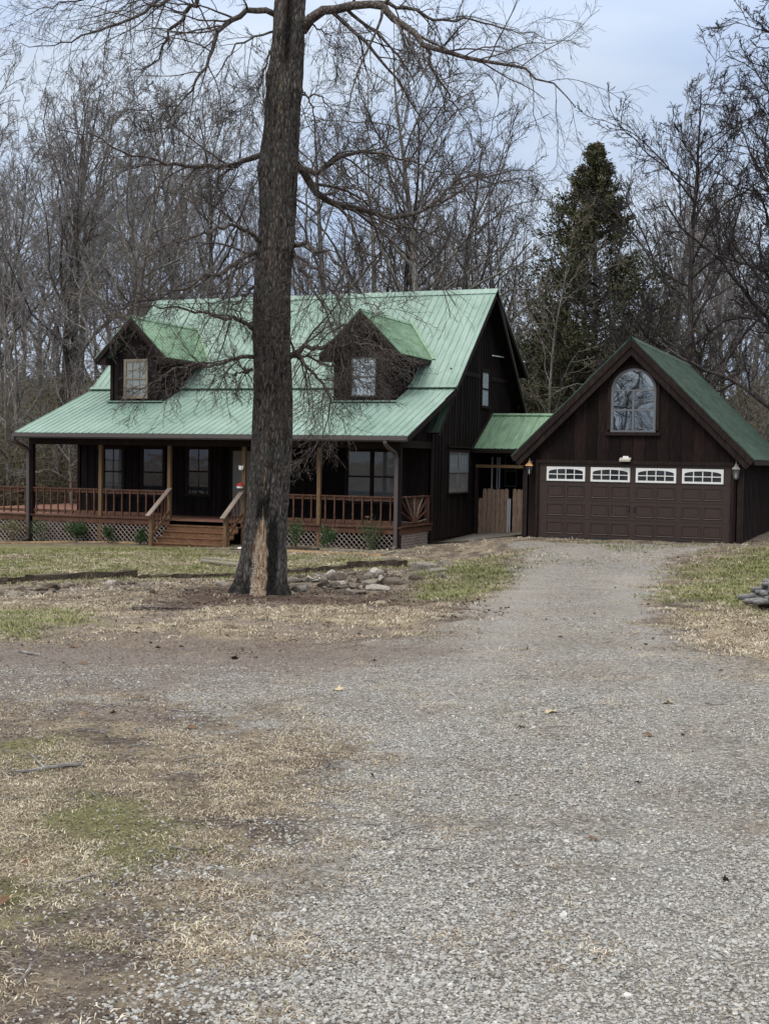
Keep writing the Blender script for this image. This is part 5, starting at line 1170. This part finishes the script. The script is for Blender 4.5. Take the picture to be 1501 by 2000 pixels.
# ------------------------------------------------------------------ woodland trees
def bare_tree(seed, H, lean=0.02, fork=.35, spread=38, trop=.55, limbs=16, dens=(7, 6, 5), r0=.22, wob=.14, lratio=.42, balls=0, power=1.0):
    rs = np.random.RandomState(seed); n = 16
    P = np.zeros((1, n, 3)); d = np.array([rs.normal() * lean, rs.normal() * lean, 1.])
    for i in range(1, n): d = norm(d + rs.normal(size=3) * .045 + np.array([0, 0, .05])); P[0, i] = P[0, i - 1] + d * H / (n - 1)
    Rr = (r0 * np.linspace(1, .08, n) ** .9)[None]; Rr[0, 0] *= 1.25
    L1, R1 = spawn(rs, P, Rr, limbs, fork, spread, lratio, trop, wob, 12, .58, tmax=.97)
    L2, R2 = spawn(rs, L1, R1, dens[0], .2, 40, .45, trop * .8, wob * 1.2, 8, .55)
    L3, R3 = spawn(rs, L2, R2, dens[1], .15, 40, .50, trop * .5, wob * 1.4, 5, .6)
    L4, R4 = spawn(rs, L3, R3, dens[2], .12, 42, .55, .1, wob * 1.4, 3, .65)
    R3 = np.maximum(R3, .009); R4 = np.maximum(R4, .0065)
    tv = join([tubes(P, Rr, 10), tubes(L1, R1, 6)])
    parts = [tubes(L2, np.maximum(R2, .014), 4), tubes(L3, R3, 3), tubes(L4, R4, 3)]
    if balls:      # seed balls hanging at twig ends
        idx = rs.choice(len(L4), balls, replace=False); c_ = L4[idx, -1]; r_ = .035
        oc = np.array([(1,0,0),(-1,0,0),(0,1,0),(0,-1,0),(0,0,1),(0,0,-1)]) * r_; Vb = (c_[:, None] + oc[None]).reshape(-1, 3)
        fb = np.array([(0,2,4,4),(2,1,4,4),(1,3,4,4),(3,0,4,4),(2,0,5,5),(1,2,5,5),(3,1,5,5),(0,3,5,5)]); Fb = (np.arange(balls)[:, None, None] * 6 + fb[None]).reshape(-1, 4)
    A = np_mesh('trunk', *tv, 'wood_bark_grey', None); B = np_mesh('crown', *join(parts), 'twig_grey', None)
    bb = None
    if balls: bb = np_mesh('seed_balls', Vb, Fb[:, :3], 'twig_dark', None, False)
    ms = (A.data, B.data, bb.data if bb else None)
    for o in (A, B, bb):
        if o: bpy.data.objects.remove(o)
    return ms
def recolour(ms, tm, cm):
    out = []
    for me, k in zip(ms, (tm, cm, None)):
        if me is None: out.append(None); continue
        if k is None: out.append(me); continue
        c_ = me.copy(); c_.materials.clear(); c_.materials.append(MAT[k]); out.append(c_)
    return tuple(out)
T_A = bare_tree(11, 19, limbs=18, spread=34, r0=.20)
T_B = bare_tree(12, 18, limbs=14, fork=.25, spread=50, trop=.5, r0=.26, lratio=.55, wob=.18)
T_C = bare_tree(13, 19, limbs=22, fork=.30, spread=46, trop=.7, r0=.22, lratio=.42, dens=(8, 7, 5), balls=420)
T_D = bare_tree(14, 13, limbs=15, fork=.2, spread=40, r0=.10, dens=(6, 5, 4))
T_E = bare_tree(15, 20, limbs=17, fork=.45, spread=36, trop=.5, r0=.24)
T_F = bare_tree(16, 17, limbs=30, fork=.14, spread=52, trop=.45, r0=.19, lratio=.42, dens=(9, 7, 6), wob=.15)
T_Ad, T_Ed, T_Fd = recolour(T_A, 'wood_bark_dark', 'twig_grey'), recolour(T_E, 'wood_bark_dark', 'twig_grey'), recolour(T_F, 'wood_bark_dark', 'twig_dark')
T_Bd = recolour(T_B, 'wood_bark_grey', 'twig_bark')
T_Cd = (T_C[0], recolour(T_C, 'wood_bark_grey', 'twig_bark')[1], T_C[2])
T_Dt = recolour(T_D, 'wood_bark_grey', 'twig_tan')
def place_tree(ms, px, D, label, group=None, s=1.0, rz=None, sz=None, name='bare_tree', sink=.1):
    p = far(px, 900, D); z = float(ground_z(p[0], p[1])) - sink
    r = empty(name, (p[0], p[1], z), label, 'tree', group); r.rotation_euler = (0, 0, rg.uniform(0, 6.28) if rz is None else rz); r.scale = (s, s, sz or s)
    for nm, me in zip(('trunk', 'crown', 'seed_balls'), ms):
        if me is not None:
            o = bpy.data.objects.new(nm, me); COL.objects.link(o); o.parent = r
            if nm == 'seed_balls': o['kind'] = 'stuff'
    return r
# single trees that stand out
place_tree(T_Cd, 806, 51, 'tall bare sweetgum with pale trunk right behind the roof ridge', s=1.0, rz=1.0)
place_tree(T_Ed, 767, 54, 'thin dark forked tree just left of the pale ridge sweetgum', s=.82, rz=2.2)
place_tree(T_Bd, 640, 53, 'spreading bare tree behind the ridge right of the oak trunk', s=.90, rz=.5)
place_tree(T_Bd, 905, 55, 'wide crowned bare tree behind the middle right of the ridge', s=.86, rz=1.5)
place_tree(T_Bd, 715, 57, 'wide crowned bare tree behind the middle of the ridge', s=.90, rz=4.4)
place_tree(T_A, 975, 52, 'bare tree behind the right end of the house ridge', s=.66, rz=4)
place_tree(T_Ad, 104, 54, 'dark trunked forking tree left of the left dormer', s=.86, rz=3)
place_tree(T_A, 62, 58, 'pale trunked tall tree near the left picture edge', s=.98, rz=5)
place_tree(T_E, 136, 60, 'second pale tall trunk right of the dark forking tree', s=.90)
place_tree(T_B, 262, 52, 'wide branching tree above the left dormer', s=.82, rz=2.6)
place_tree(T_A, 305, 56, 'twin leaning trunk above the left dormer ridge', s=.84)
place_tree(T_E, 372, 58, 'tall bare tree between the left dormer and the oak', s=.90)
place_tree(T_Fd, 1352, 50, 'dark many branched tree standing behind the garage', s=.92, rz=.8)
place_tree(T_C, 1315, 56, 'bare sweetgum with dark seed balls above the garage roof', s=.82, rz=3.9)
place_tree(T_Fd, 1500, 46, 'very dense dark tree filling the right picture edge', s=1.10, rz=2.2)
place_tree(T_Fd, 1610, 42, 'dark tree just beyond the right picture edge', s=1.0, rz=4.0)
place_tree(T_Dt, 1060, 50, 'pale slender sapling right of the house gable', s=.85, rz=1)
place_tree(T_D, 1185, 52, 'slender grey tree leaning before the cedar', s=1.0, rz=2)
place_tree(T_Dt, 1030, 54, 'thin tan tree close behind the house gable', s=.95)
kinds = [T_A, T_B, T_C, T_D, T_E, T_Ad, T_Ed]
# the woods: left block, middle block, right block, back rows
def block(n, x0, x1, D0, D1, lab, grp, smin, smax, ks=kinds):
    for i in range(n):
        px = x0 + (x1 - x0) * (i + rg.uniform(.1, .9)) / n; D = rg.uniform(D0, D1)
        place_tree(rg.choice(ks), px, D, lab, grp, rg.uniform(smin, smax))
block(13, -80, 480, 58, 80, 'bare grey tree in the woods behind the left half of the house', 'bare trees left of the oak', .76, 1.0)
block(11, -80, 480, 80, 115, 'distant bare tree deep in the woods at left', 'distant bare trees at left', .8, 1.05)
block(6, 590, 1020, 56, 80, 'bare grey tree in the woods right behind the house ridge', 'bare trees behind the ridge', .6, .8)
block(8, 560, 1100, 80, 115, 'distant bare tree deep in the woods beyond the ridge', 'distant bare trees beyond the ridge', .55, .8)
block(11, 1240, 1560, 54, 78, 'bare tree in the woods behind the garage', 'bare trees behind the garage', .5, .75, kinds + [T_Dt])
block(10, 1080, 1560, 80, 110, 'distant bare tree deep in the woods beyond the garage', 'distant bare trees beyond the garage', .45, .75)
block(12, -60, 460, 50, 62, 'thin bare sapling at the wood edge left of the house', 'saplings at the left wood edge', .6, .95, [T_D, T_Dt])
block(12, 1000, 1560, 49, 60, 'thin tan sapling tangled behind the garage', 'saplings behind the garage', .5, .75, [T_Dt, T_D])

for i in range(13):  # unseen tree row, added to darken what the windows reflect
    x = -42 + i * 8 + rg.uniform(-2, 2); y = rg.uniform(-78, -62); r = empty('bare_tree', (x, y, gz(x, y) - .1), 'unseen bare tree behind the viewer, added for the window reflections', 'tree', 'added trees behind the viewer'); r.rotation_euler = (0, 0, rg.uniform(0, 6)); r.scale = (.9, .9, .9)
    for nm, me in zip(('trunk', 'crown'), rg.choice([T_A, T_B, T_E])): o = bpy.data.objects.new(nm, me); COL.objects.link(o); o.parent = r

# ------------------------------------------------------------------ evergreens
def cedar(seed, H, Wd, n_br, leafmat_, tall=True):
    rs = np.random.RandomState(seed); tr = np.zeros((1, 10, 3)); tr[0, :, 2] = np.linspace(0, H, 10); tr[0, 1:, :2] += np.cumsum(rs.normal(size=(9, 2)) * .05, 0)
    tR = (.22 * np.linspace(1, .1, 10))[None]
    t = np.sort(.08 + .91 * rs.uniform(0, 1, n_br) ** 1.15); f = t * 9; i = np.minimum(f.astype(int), 8); p = tr[0, i] * (1 - (f - i))[:, None] + tr[0, i + 1] * (f - i)[:, None]
    az = rs.uniform(0, 6.28, n_br); prof = np.interp(t, [0, .12, .30, .5, .7, .85, .95, 1], [.85, 1.08, 1.0, .82, .50, .26, .10, .03]) * Wd * rs.choice([.55, .8, 1.0, 1.18], n_br) * rs.uniform(.85, 1.12, n_br)
    up = rs.uniform(.0, .6, n_br); d = norm(np.stack([np.cos(az), np.sin(az), up], 1)); P = np.zeros((n_br, 6, 3)); P[:, 0] = p
    for s in range(1, 6): d = norm(d + rs.normal(size=(n_br, 3)) * .08 + np.array([0, 0, .06])); P[:, s] = P[:, s - 1] + d * (prof / 5)[:, None]
    Rb = .03 * np.linspace(1, .2, 6)[None] * np.ones((n_br, 1))
    S, SR = spawn(rs, P, Rb, 9, .25, 42, .36, .3, .10, 3, .4, minlen=.10)
    m_ = 22; K = len(S); tt = rs.uniform(.05, 1.1, (K, m_)); base = S[:, :1] * (1 - tt[..., None]) + S[:, -1:] * tt[..., None]
    c_ = (base + rs.normal(size=base.shape) * .07).reshape(-1, 3); J = len(c_)
    a = norm(np.repeat(norm(S[:, -1] - S[:, 0]), m_, 0) + rs.normal(size=(J, 3)) * .55); b_ = norm(np.cross(a, rs.normal(size=(J, 3)))); l = rs.uniform(.05, .13, (J, 1))
    V = np.stack([c_ - a * l * .6, c_ + b_ * l * .28, c_ + a * l, c_ - b_ * l * .28], 1).reshape(-1, 3); F_ = np.arange(4 * J).reshape(J, 4)
    A = np_mesh('trunk', *join([tubes(tr, tR, 8), tubes(P, Rb, 4)]), 'wood_bark_dark', None); B = np_mesh('crown', V, F_, leafmat_, None, False)
    ms = (A.data, B.data, None); bpy.data.objects.remove(A); bpy.data.objects.remove(B); return ms
C1 = cedar(5, 15.0, 4.3, 430, 'cedar_leaf'); C2 = cedar(8, 9, 3.4, 170, 'olive_leaf'); C3 = cedar(9, 7, 2.6, 110, 'cedar_leaf')
place_tree(C1, 1150, 53, 'tall dark olive cedar between the house gable and garage', name='cedar_tree', rz=.6)
place_tree(C2, 1100, 56, 'low spreading cedar left of the tall cedar foot', name='cedar_tree', s=1.0, rz=1)
place_tree(C2, 1225, 58, 'low olive cedar right of the tall cedar foot', name='cedar_tree', s=.95, rz=3)
place_tree(C2, 1040, 62, 'olive cedar nearest behind the house gable', name='cedar_tree', s=.9, rz=5)
place_tree(C3, 668, 62, 'small dark cedar showing above the ridge right of the oak', name='cedar_tree', s=1.35, rz=2)
place_tree(C3, 850, 70, 'small dark cedar peeking above the middle of the ridge', name='cedar_tree', s=1.1, rz=4)
place_tree(C2, 1330, 62, 'olive cedar low behind the garage roof', name='cedar_tree', s=.75, rz=4)
# undergrowth: thickets of stems and small leaves
def thicket(seed, Wd, H, mat, nst=46, nl=5200):
    rs = np.random.RandomState(seed); P = np.zeros((nst, 9, 3)); P[:, 0, :2] = rs.normal(size=(nst, 2)) * Wd * .35; d = norm(np.stack([rs.normal(size=nst) * .4, rs.normal(size=nst) * .4, np.ones(nst)], 1)); h = H * rs.uniform(.5, 1.15, nst)
    for s in range(1, 9): d = norm(d + rs.normal(size=(nst, 3)) * .2); P[:, s] = P[:, s - 1] + d * (h / 8)[:, None]
    Rb = .022 * np.linspace(1, .25, 9)[None] * np.ones((nst, 1)); S, SR = spawn(rs, P, Rb, 8, .15, 55, .42, .1, .25, 6, .5); S2, SR2 = spawn(rs, S, SR, 5, .1, 50, .5, .0, .25, 4, .6)
    tv = join([tubes(P, Rb, 4), tubes(S, np.maximum(SR, .008), 3), tubes(S2, np.maximum(SR2, .006), 3)])
    idx = rs.randint(0, len(S2), nl); c_ = S2[idx, rs.randint(1, 4, nl)] + rs.normal(size=(nl, 3)) * .05
    a = norm(rs.normal(size=(nl, 3))); b_ = norm(np.cross(a, rs.normal(size=(nl, 3)))); l = rs.uniform(.03, .065, (nl, 1))
    V = np.stack([c_ - a * l, c_ + b_ * l * .5, c_ + a * l, c_ - b_ * l * .5], 1).reshape(-1, 3)
    A = np_mesh('stems', *tv, 'twig_tan', None); B = np_mesh('leaves', V, np.arange(4 * nl).reshape(nl, 4), mat, None, False); ms = (A.data, B.data); bpy.data.objects.remove(A); bpy.data.objects.remove(B); return ms
K1 = thicket(1, 3.2, 3.4, 'olive_leaf'); K2 = thicket(2, 3.0, 2.6, 'shrub_leaf_tan', 40, 2600); K3 = thicket(3, 3.4, 4.4, 'olive_leaf', 60, 1500)
def place_thicket(ms, px, D, label, group, s):
    p = far(px, 900, D); r = empty('thicket', (p[0], p[1], float(ground_z(p[0], p[1])) - .1), label, 'thicket', group); r.rotation_euler = (0, 0, rg.uniform(0, 6.28)); r.scale = (s, s, s * rg.uniform(.8, 1.2))
    for nm, me in zip(('stems', 'leaves'), ms): o = bpy.data.objects.new(nm, me); COL.objects.link(o); o.parent = r; o['kind'] = 'stuff'
for i in range(16): place_thicket(rg.choice([K1, K3]), -80 + i * 30 + rg.uniform(-10, 10), rg.uniform(64, 84), 'tall olive brush deep in the woods left of the house', 'deep brush left of the house', rg.uniform(1.2, 1.7))
for i in range(24): place_thicket(rg.choice([K1, K1, K3]), -60 + i * 21 + rg.uniform(-10, 10), rg.uniform(52, 70), 'olive green brush at the wood edge left of the house', 'brush left of the house', rg.uniform(.7, 1.2))
for i in range(20): place_thicket(rg.choice([K1, K3, K3]), 1000 + i * 28 + rg.uniform(-10, 10), rg.uniform(50, 66), 'tangled brown brush behind the garage and breezeway', 'brush behind the garage', rg.uniform(.9, 1.4))
for i in range(16): place_thicket(rg.choice([K2, K3]), -60 + i * 105 + rg.uniform(-30, 30), rg.uniform(76, 105), 'far brown brush low between the distant trees', 'far brush between distant trees', rg.uniform(1.5, 2.2))
# old rail fence far left beyond the deck
p0, p1 = far(-10, 930, 56), far(160, 930, 57)
fz0 = float(ground_z(p0[0], p0[1])); fz1 = float(ground_z(p1[0], p1[1])); fe = empty('rail_fence', (p0[0], p0[1], fz0), 'grey board fence beyond the left end of the porch', 'fence')
for k in range(5):
    q = p0 + (p1 - p0) * k / 4; z = fz0 + (fz1 - fz0) * k / 4; t = MB(); t.box((q[0] - .06, q[1] - .06, z - .2), (q[0] + .06, q[1] + .06, z + 1.25)); t.build('post', 'weathered_pole', fe)
for h in (.35, .75, 1.12):
    t = MB(); t.beam((p0[0], p0[1] - .08, fz0 + h), (p1[0], p1[1] - .08, fz1 + h), .03, .14); t.build('rail', 'weathered_pole', fe)

# ------------------------------------------------------------------ loose cover on the ground (instanced)
def instancer(name, src_meshes, pts, rot, scl, colr=None, label=None, cat=None):
    """points with rotation and scale attributes carrying copies of a few small meshes"""
    me = bpy.data.meshes.new(name); me.vertices.add(len(pts)); me.vertices.foreach_set('co', np.ascontiguousarray(pts, np.float32).ravel())
    for nm, ty, arr in (('rot', 'FLOAT_VECTOR', rot), ('scl', 'FLOAT_VECTOR', scl)):
        a = me.attributes.new(nm, ty, 'POINT'); a.data.foreach_set('vector', np.ascontiguousarray(arr, np.float32).ravel())
    a = me.attributes.new('pick', 'INT', 'POINT'); a.data.foreach_set('value', np.random.RandomState(1).randint(0, len(src_meshes), len(pts)).astype(np.int32))
    me.update(); o = bpy.data.objects.new(name, me); COL.objects.link(o)
    ng = bpy.data.node_groups.new(name + '_nodes', 'GeometryNodeTree'); ng.interface.new_socket('Geometry', in_out='INPUT', socket_type='NodeSocketGeometry'); ng.interface.new_socket('Geometry', in_out='OUTPUT', socket_type='NodeSocketGeometry')
    gi = ng.nodes.new('NodeGroupInput'); go = ng.nodes.new('NodeGroupOutput'); jn = ng.nodes.new('GeometryNodeJoinGeometry')
    def attr(nm, ty):
        n = ng.nodes.new('GeometryNodeInputNamedAttribute'); n.data_type = ty; n.inputs['Name'].default_value = nm; return n.outputs['Attribute']
    for i, sm_ in enumerate(src_meshes):
        so_ = bpy.data.objects.new(name + '_piece', sm_); oi = ng.nodes.new('GeometryNodeObjectInfo'); oi.inputs['Object'].default_value = so_; oi.inputs['As Instance'].default_value = True
        cmp = ng.nodes.new('FunctionNodeCompare'); cmp.data_type = 'INT'; cmp.operation = 'EQUAL'; ng.links.new(attr('pick', 'INT'), cmp.inputs[2]); cmp.inputs[3].default_value = i
        iop = ng.nodes.new('GeometryNodeInstanceOnPoints'); ng.links.new(gi.outputs[0], iop.inputs['Points']); ng.links.new(cmp.outputs[0], iop.inputs['Selection']); ng.links.new(oi.outputs['Geometry'], iop.inputs['Instance'])
        e2r = ng.nodes.new('FunctionNodeEulerToRotation'); ng.links.new(attr('rot', 'FLOAT_VECTOR'), e2r.inputs[0]); ng.links.new(e2r.outputs[0], iop.inputs['Rotation']); ng.links.new(attr('scl', 'FLOAT_VECTOR'), iop.inputs['Scale'])
        ng.links.new(iop.outputs[0], jn.inputs[0])
    ng.links.new(jn.outputs[0], go.inputs[0]); md = o.modifiers.new('scatter', 'NODES'); md.node_group = ng
    o['kind'] = 'stuff'; return tag(o, label, cat)
m, nt, b = nodes('gravel_stone'); MAT['gravel_stone'] = m
oi = N(nt, 'ShaderNodeObjectInfo'); f = noise(nt, coords(nt), 2.0, 3)
c = ramp(nt, oi.outputs['Random'], [(0, (.10, .10, .10)), (.22, (.20, .192, .18)), (.4, (.27, .235, .19)), (.6, (.31, .295, .27)), (.85, (.35, .337, .315)), (.97, (.43, .41, .38)), (1, (.60, .58, .55))])
finish(nt, b, mix(nt, .35, c, ramp(nt, f, [(.3, (.15, .14, .13)), (.7, (.5, .5, .48))])), .85, .25)
def stone_src(seed):
    import bmesh
    rs = np.random.RandomState(seed); bm = bmesh.new(); bmesh.ops.create_icosphere(bm, subdivisions=1, radius=1)
    for v in bm.verts: v.co = Vector(np.array(v.co) * (1, .78, .5) * rs.uniform(.75, 1.2))
    me = bpy.data.meshes.new('gravel_piece'); bm.to_mesh(me); bm.free(); me.materials.append(MAT['gravel_stone']); return me
rs = np.random.RandomState(44)
def scatter_pts(n, D0, D1, power=1.0, half=17.6, amin=None):
    """random ground points in the camera's wedge, denser near the camera"""
    az = rs.uniform(-half, half, n); D = D0 + (D1 - D0) * rs.uniform(0, 1, n) ** power
    a = math.atan2(_F[0], _F[1]) + np.radians(az); return CAM[0] + D * np.sin(a), CAM[1] + D * np.cos(a), D
X, Y, D = scatter_pts(190000, 3.3, 14, 1.0)
mk_ = masks(X, Y); keep = rs.uniform(0, 1, len(X)) < np.clip(mk_[0] * 1.1 * (1 - .55 * mk_[4]) + .035, 0, 1) * sm(14, 9, D) * sm(.34, .60, fbm(X * 1.7, Y * 1.7, 31) + .10)
X, Y, D = X[keep], Y[keep], D[keep]; s_ = .0040 + .0078 * rs.uniform(0, 1, len(X)) ** 2.6; big_ = rs.uniform(0, 1, len(X)) < .02; s_[big_] *= 1.7
instancer('gravel_stones', [stone_src(k) for k in range(5)], np.stack([X, Y, ground_z(X, Y) + s_ * .25], 1), np.stack([rs.normal(size=len(X)) * .25, rs.normal(size=len(X)) * .25, rs.uniform(0, 6.28, len(X))], 1), s_[:, None] * rs.uniform(.8, 1.25, (len(X), 3)), label='loose crushed grey gravel covering the driveway', cat='gravel')
m, nt, b = nodes('straw_blade'); MAT['straw_blade'] = m
oi = N(nt, 'ShaderNodeObjectInfo'); finish(nt, b, ramp(nt, oi.outputs['Random'], [(0, (.09, .065, .048)), (.35, (.22, .172, .115)), (.75, (.42, .35, .25)), (1, (.66, .58, .45))]), .8, .2)
m, nt, b = nodes('green_blade'); MAT['green_blade'] = m
oi = N(nt, 'ShaderNodeObjectInfo'); finish(nt, b, ramp(nt, oi.outputs['Random'], [(0, (.080, .090, .030)), (.5, (.165, .180, .065)), (1, (.30, .28, .13))]), .7, .2)
def tuft(seed, nb, lay, ln, mat, wd_=.0022, rad=.03):
    rs = np.random.RandomState(seed); V = []; F_ = []
    for k in range(nb):
        az = rs.uniform(0, 6.28); p = np.array([rs.normal() * rad, rs.normal() * rad, 0]); l = ln * rs.uniform(.5, 1.3); d = np.array([math.cos(az) * lay, math.sin(az) * lay, 1.]); d /= np.linalg.norm(d); s = np.array([-math.sin(az), math.cos(az), 0]) * wd_ * rs.uniform(.7, 1.5)
        b0 = len(V)
        for i in range(4):
            q = p + s * 0; V += [q - s * (1 - i / 3.6), q + s * (1 - i / 3.6)]; p = p + d * l / 3; an_ = az + rs.normal() * .35; d = d + np.array([math.cos(an_) * .3 * lay, math.sin(an_) * .3 * lay, -.6 * lay + .1]); d /= np.linalg.norm(d); p[2] = max(p[2], .001 + .002 * rs.uniform())
            if i: F_.append((b0 + 2 * i - 2, b0 + 2 * i - 1, b0 + 2 * i + 1, b0 + 2 * i))
    me = bpy.data.meshes.new('tuft_piece'); me.from_pydata([tuple(v) for v in V], [], F_); me.materials.append(MAT[mat]); return me
def cover(name, mat, n, D0, D1, power, dens_fn, lay, ln, label, sc=(.7, 1.4), rad=.03, nb=12, wd_=.0013):
    X, Y, D = scatter_pts(n, D0, D1, power); M_ = masks(X, Y); keep = (rs.uniform(0, 1, n) < dens_fn(M_, X, Y)) & (Y < 2.5 + 0 * X) & ~((X > WL - 4) & (X < WR) & (Y > .4)) & ~((X > GL) & (X < GR) & (Y > -.15)) & ~((X > -4.3) & (X < -.4) & (Y > .0))
    X, Y = X[keep], Y[keep]; k = len(X); far_ = np.clip(D[keep] / 12, 1, 2.2)
    s = rs.uniform(sc[0], sc[1], (k, 1)) * np.ones((1, 3)) * far_[:, None] ** .5
    instancer(name, [tuft(q, nb, lay, ln, mat, wd_, rad) for q in range(6)], np.stack([X, Y, ground_z(X, Y) - .002], 1), np.stack([rs.normal(size=k) * .1, rs.normal(size=k) * .1, rs.uniform(0, 6.28, k)], 1), s, label=label, cat='grass')
cl_ = lambda X, Y, s, a, b: sm(a, b, fbm(X * s, Y * s, 17))
cover('straw_grass', 'straw_blade', 62000, 3.4, 13.5, .8, lambda M_, X, Y: np.clip((1 - M_[0]) * .85 + .018, 0, 1) * (1 - M_[4] * .75) * np.clip(cl_(X, Y, 2.9, .46, .62) * 1.3 + .03, 0, 1), 1.6, .036, 'dry straw coloured grass lying on the ground in the foreground', rad=.045, nb=20)
cover('straw_lawn', 'straw_blade', 60000, 13, 36, .9, lambda M_, X, Y: np.clip(M_[2] * 1.0 + (1 - M_[0]) * .25, 0, 1) * (1 - M_[3] * .8) * (1 - M_[4]) * np.clip(cl_(X, Y, 1.1, .35, .6) + .12, 0, 1), 1.2, .065, 'pale dry grass in the band before the tree and lawn', rad=.05, nb=12, wd_=.003)
cover('green_lawn', 'green_blade', 60000, 13, 38, .9, lambda M_, X, Y: np.clip(M_[1] * 1.0, 0, 1) * (1 - M_[3]) * np.clip(cl_(X, Y, 1.4, .30, .58) + .15, 0, 1), .7, .05, 'short green lawn grass in front of the porch and beside the drive', rad=.05, nb=12, wd_=.003)
cover('green_grass', 'green_blade', 16000, 3.4, 13, .8, lambda M_, X, Y: np.clip(M_[1] * .9 + (1 - M_[0]) * .05, 0, 1) * np.clip(cl_(X, Y, 4.1, .42, .6), 0, 1), .9, .030, 'short green grass among the straw in the foreground', rad=.03, nb=12)
# leaf litter
lt = bpy.data.meshes.new('litter_piece'); lt.from_pydata([(x * .6, y, z) for x, y, z in lv], [], lf); m, nt, b = nodes('litter'); MAT['litter'] = m
oi = N(nt, 'ShaderNodeObjectInfo'); finish(nt, b, ramp(nt, oi.outputs['Random'], [(0, (.040, .025, .018)), (.5, (.10, .062, .042)), (1, (.23, .165, .11))]), .85, .2); lt.materials.append(m)
X, Y, D = scatter_pts(42000, 4, 36, .9); M_ = masks(X, Y); keep = (rs.uniform(0, 1, len(X)) < np.clip(M_[3] * 1.0 + (1 - M_[0]) * .045 * (Y > -22) + .0022, 0, 1)) & (Y < .2); X, Y = X[keep], Y[keep]; k = len(X)
instancer('leaf_litter', [lt], np.stack([X, Y, ground_z(X, Y) + .006], 1), np.stack([rs.normal(size=k) * .5, rs.normal(size=k) * .5, rs.uniform(0, 6.28, k)], 1), rs.uniform(.018, .045, (k, 1)) * np.ones((1, 3)), label='brown fallen leaves scattered round the tree foot', cat='leaves')

m, nt, b = nodes('soil_clod'); MAT['soil_clod'] = m
oi = N(nt, 'ShaderNodeObjectInfo'); finish(nt, b, ramp(nt, oi.outputs['Random'], [(0, (.045, .032, .026)), (.6, (.12, .09, .072)), (1, (.22, .18, .15))]), .95, .1)
cm_ = []
for k in range(3): q = stone_src(50 + k); q.materials[0] = MAT['soil_clod']; cm_.append(q)
X, Y, D = scatter_pts(60000, 3.4, 16, .9); M_ = masks(X, Y); keep = rs.uniform(0, 1, len(X)) < np.clip((1 - M_[0]) * .9 + M_[4] * .6, 0, 1); X, Y = X[keep], Y[keep]; k = len(X); s_ = .003 + .007 * rs.uniform(0, 1, k) ** 3
instancer('soil_clods', cm_, np.stack([X, Y, ground_z(X, Y) + s_ * .2], 1), np.stack([rs.normal(size=k) * .3, rs.normal(size=k) * .3, rs.uniform(0, 6.28, k)], 1), s_[:, None] * np.ones((1, 3)), label='small crumbs of brown soil on the bare ground', cat='soil')
tw_ = []
for k in range(4):
    q = MB(); q.tube([(0, 0, .004), (.06, .01 * k, .008), (.12, .012, .005), (.19, -.01 * k, .004)], [.003, .0028, .002, .001], 5); q.tube([(.07, .01, .006), (.10, .05, .01)], [.0018, .001], 4); o = q.build('twig_piece', 'twig_grey'); tw_.append(o.data); bpy.data.objects.remove(o)
X, Y, D = scatter_pts(1500, 4, 34, .8); M_ = masks(X, Y); keep = (rs.uniform(0, 1, len(X)) < np.clip((1 - M_[0]) * .8 + .12, 0, 1)) & (Y < .1); X, Y = X[keep], Y[keep]; k = len(X)
instancer('fallen_twigs', tw_, np.stack([X, Y, ground_z(X, Y) + .004], 1), np.stack([np.zeros(k), np.zeros(k), rs.uniform(0, 6.28, k)], 1), rs.uniform(.6, 1.6, (k, 1)) * np.ones((1, 3)), label='thin fallen twigs strewn over the lawn and drive edges', cat='twigs')
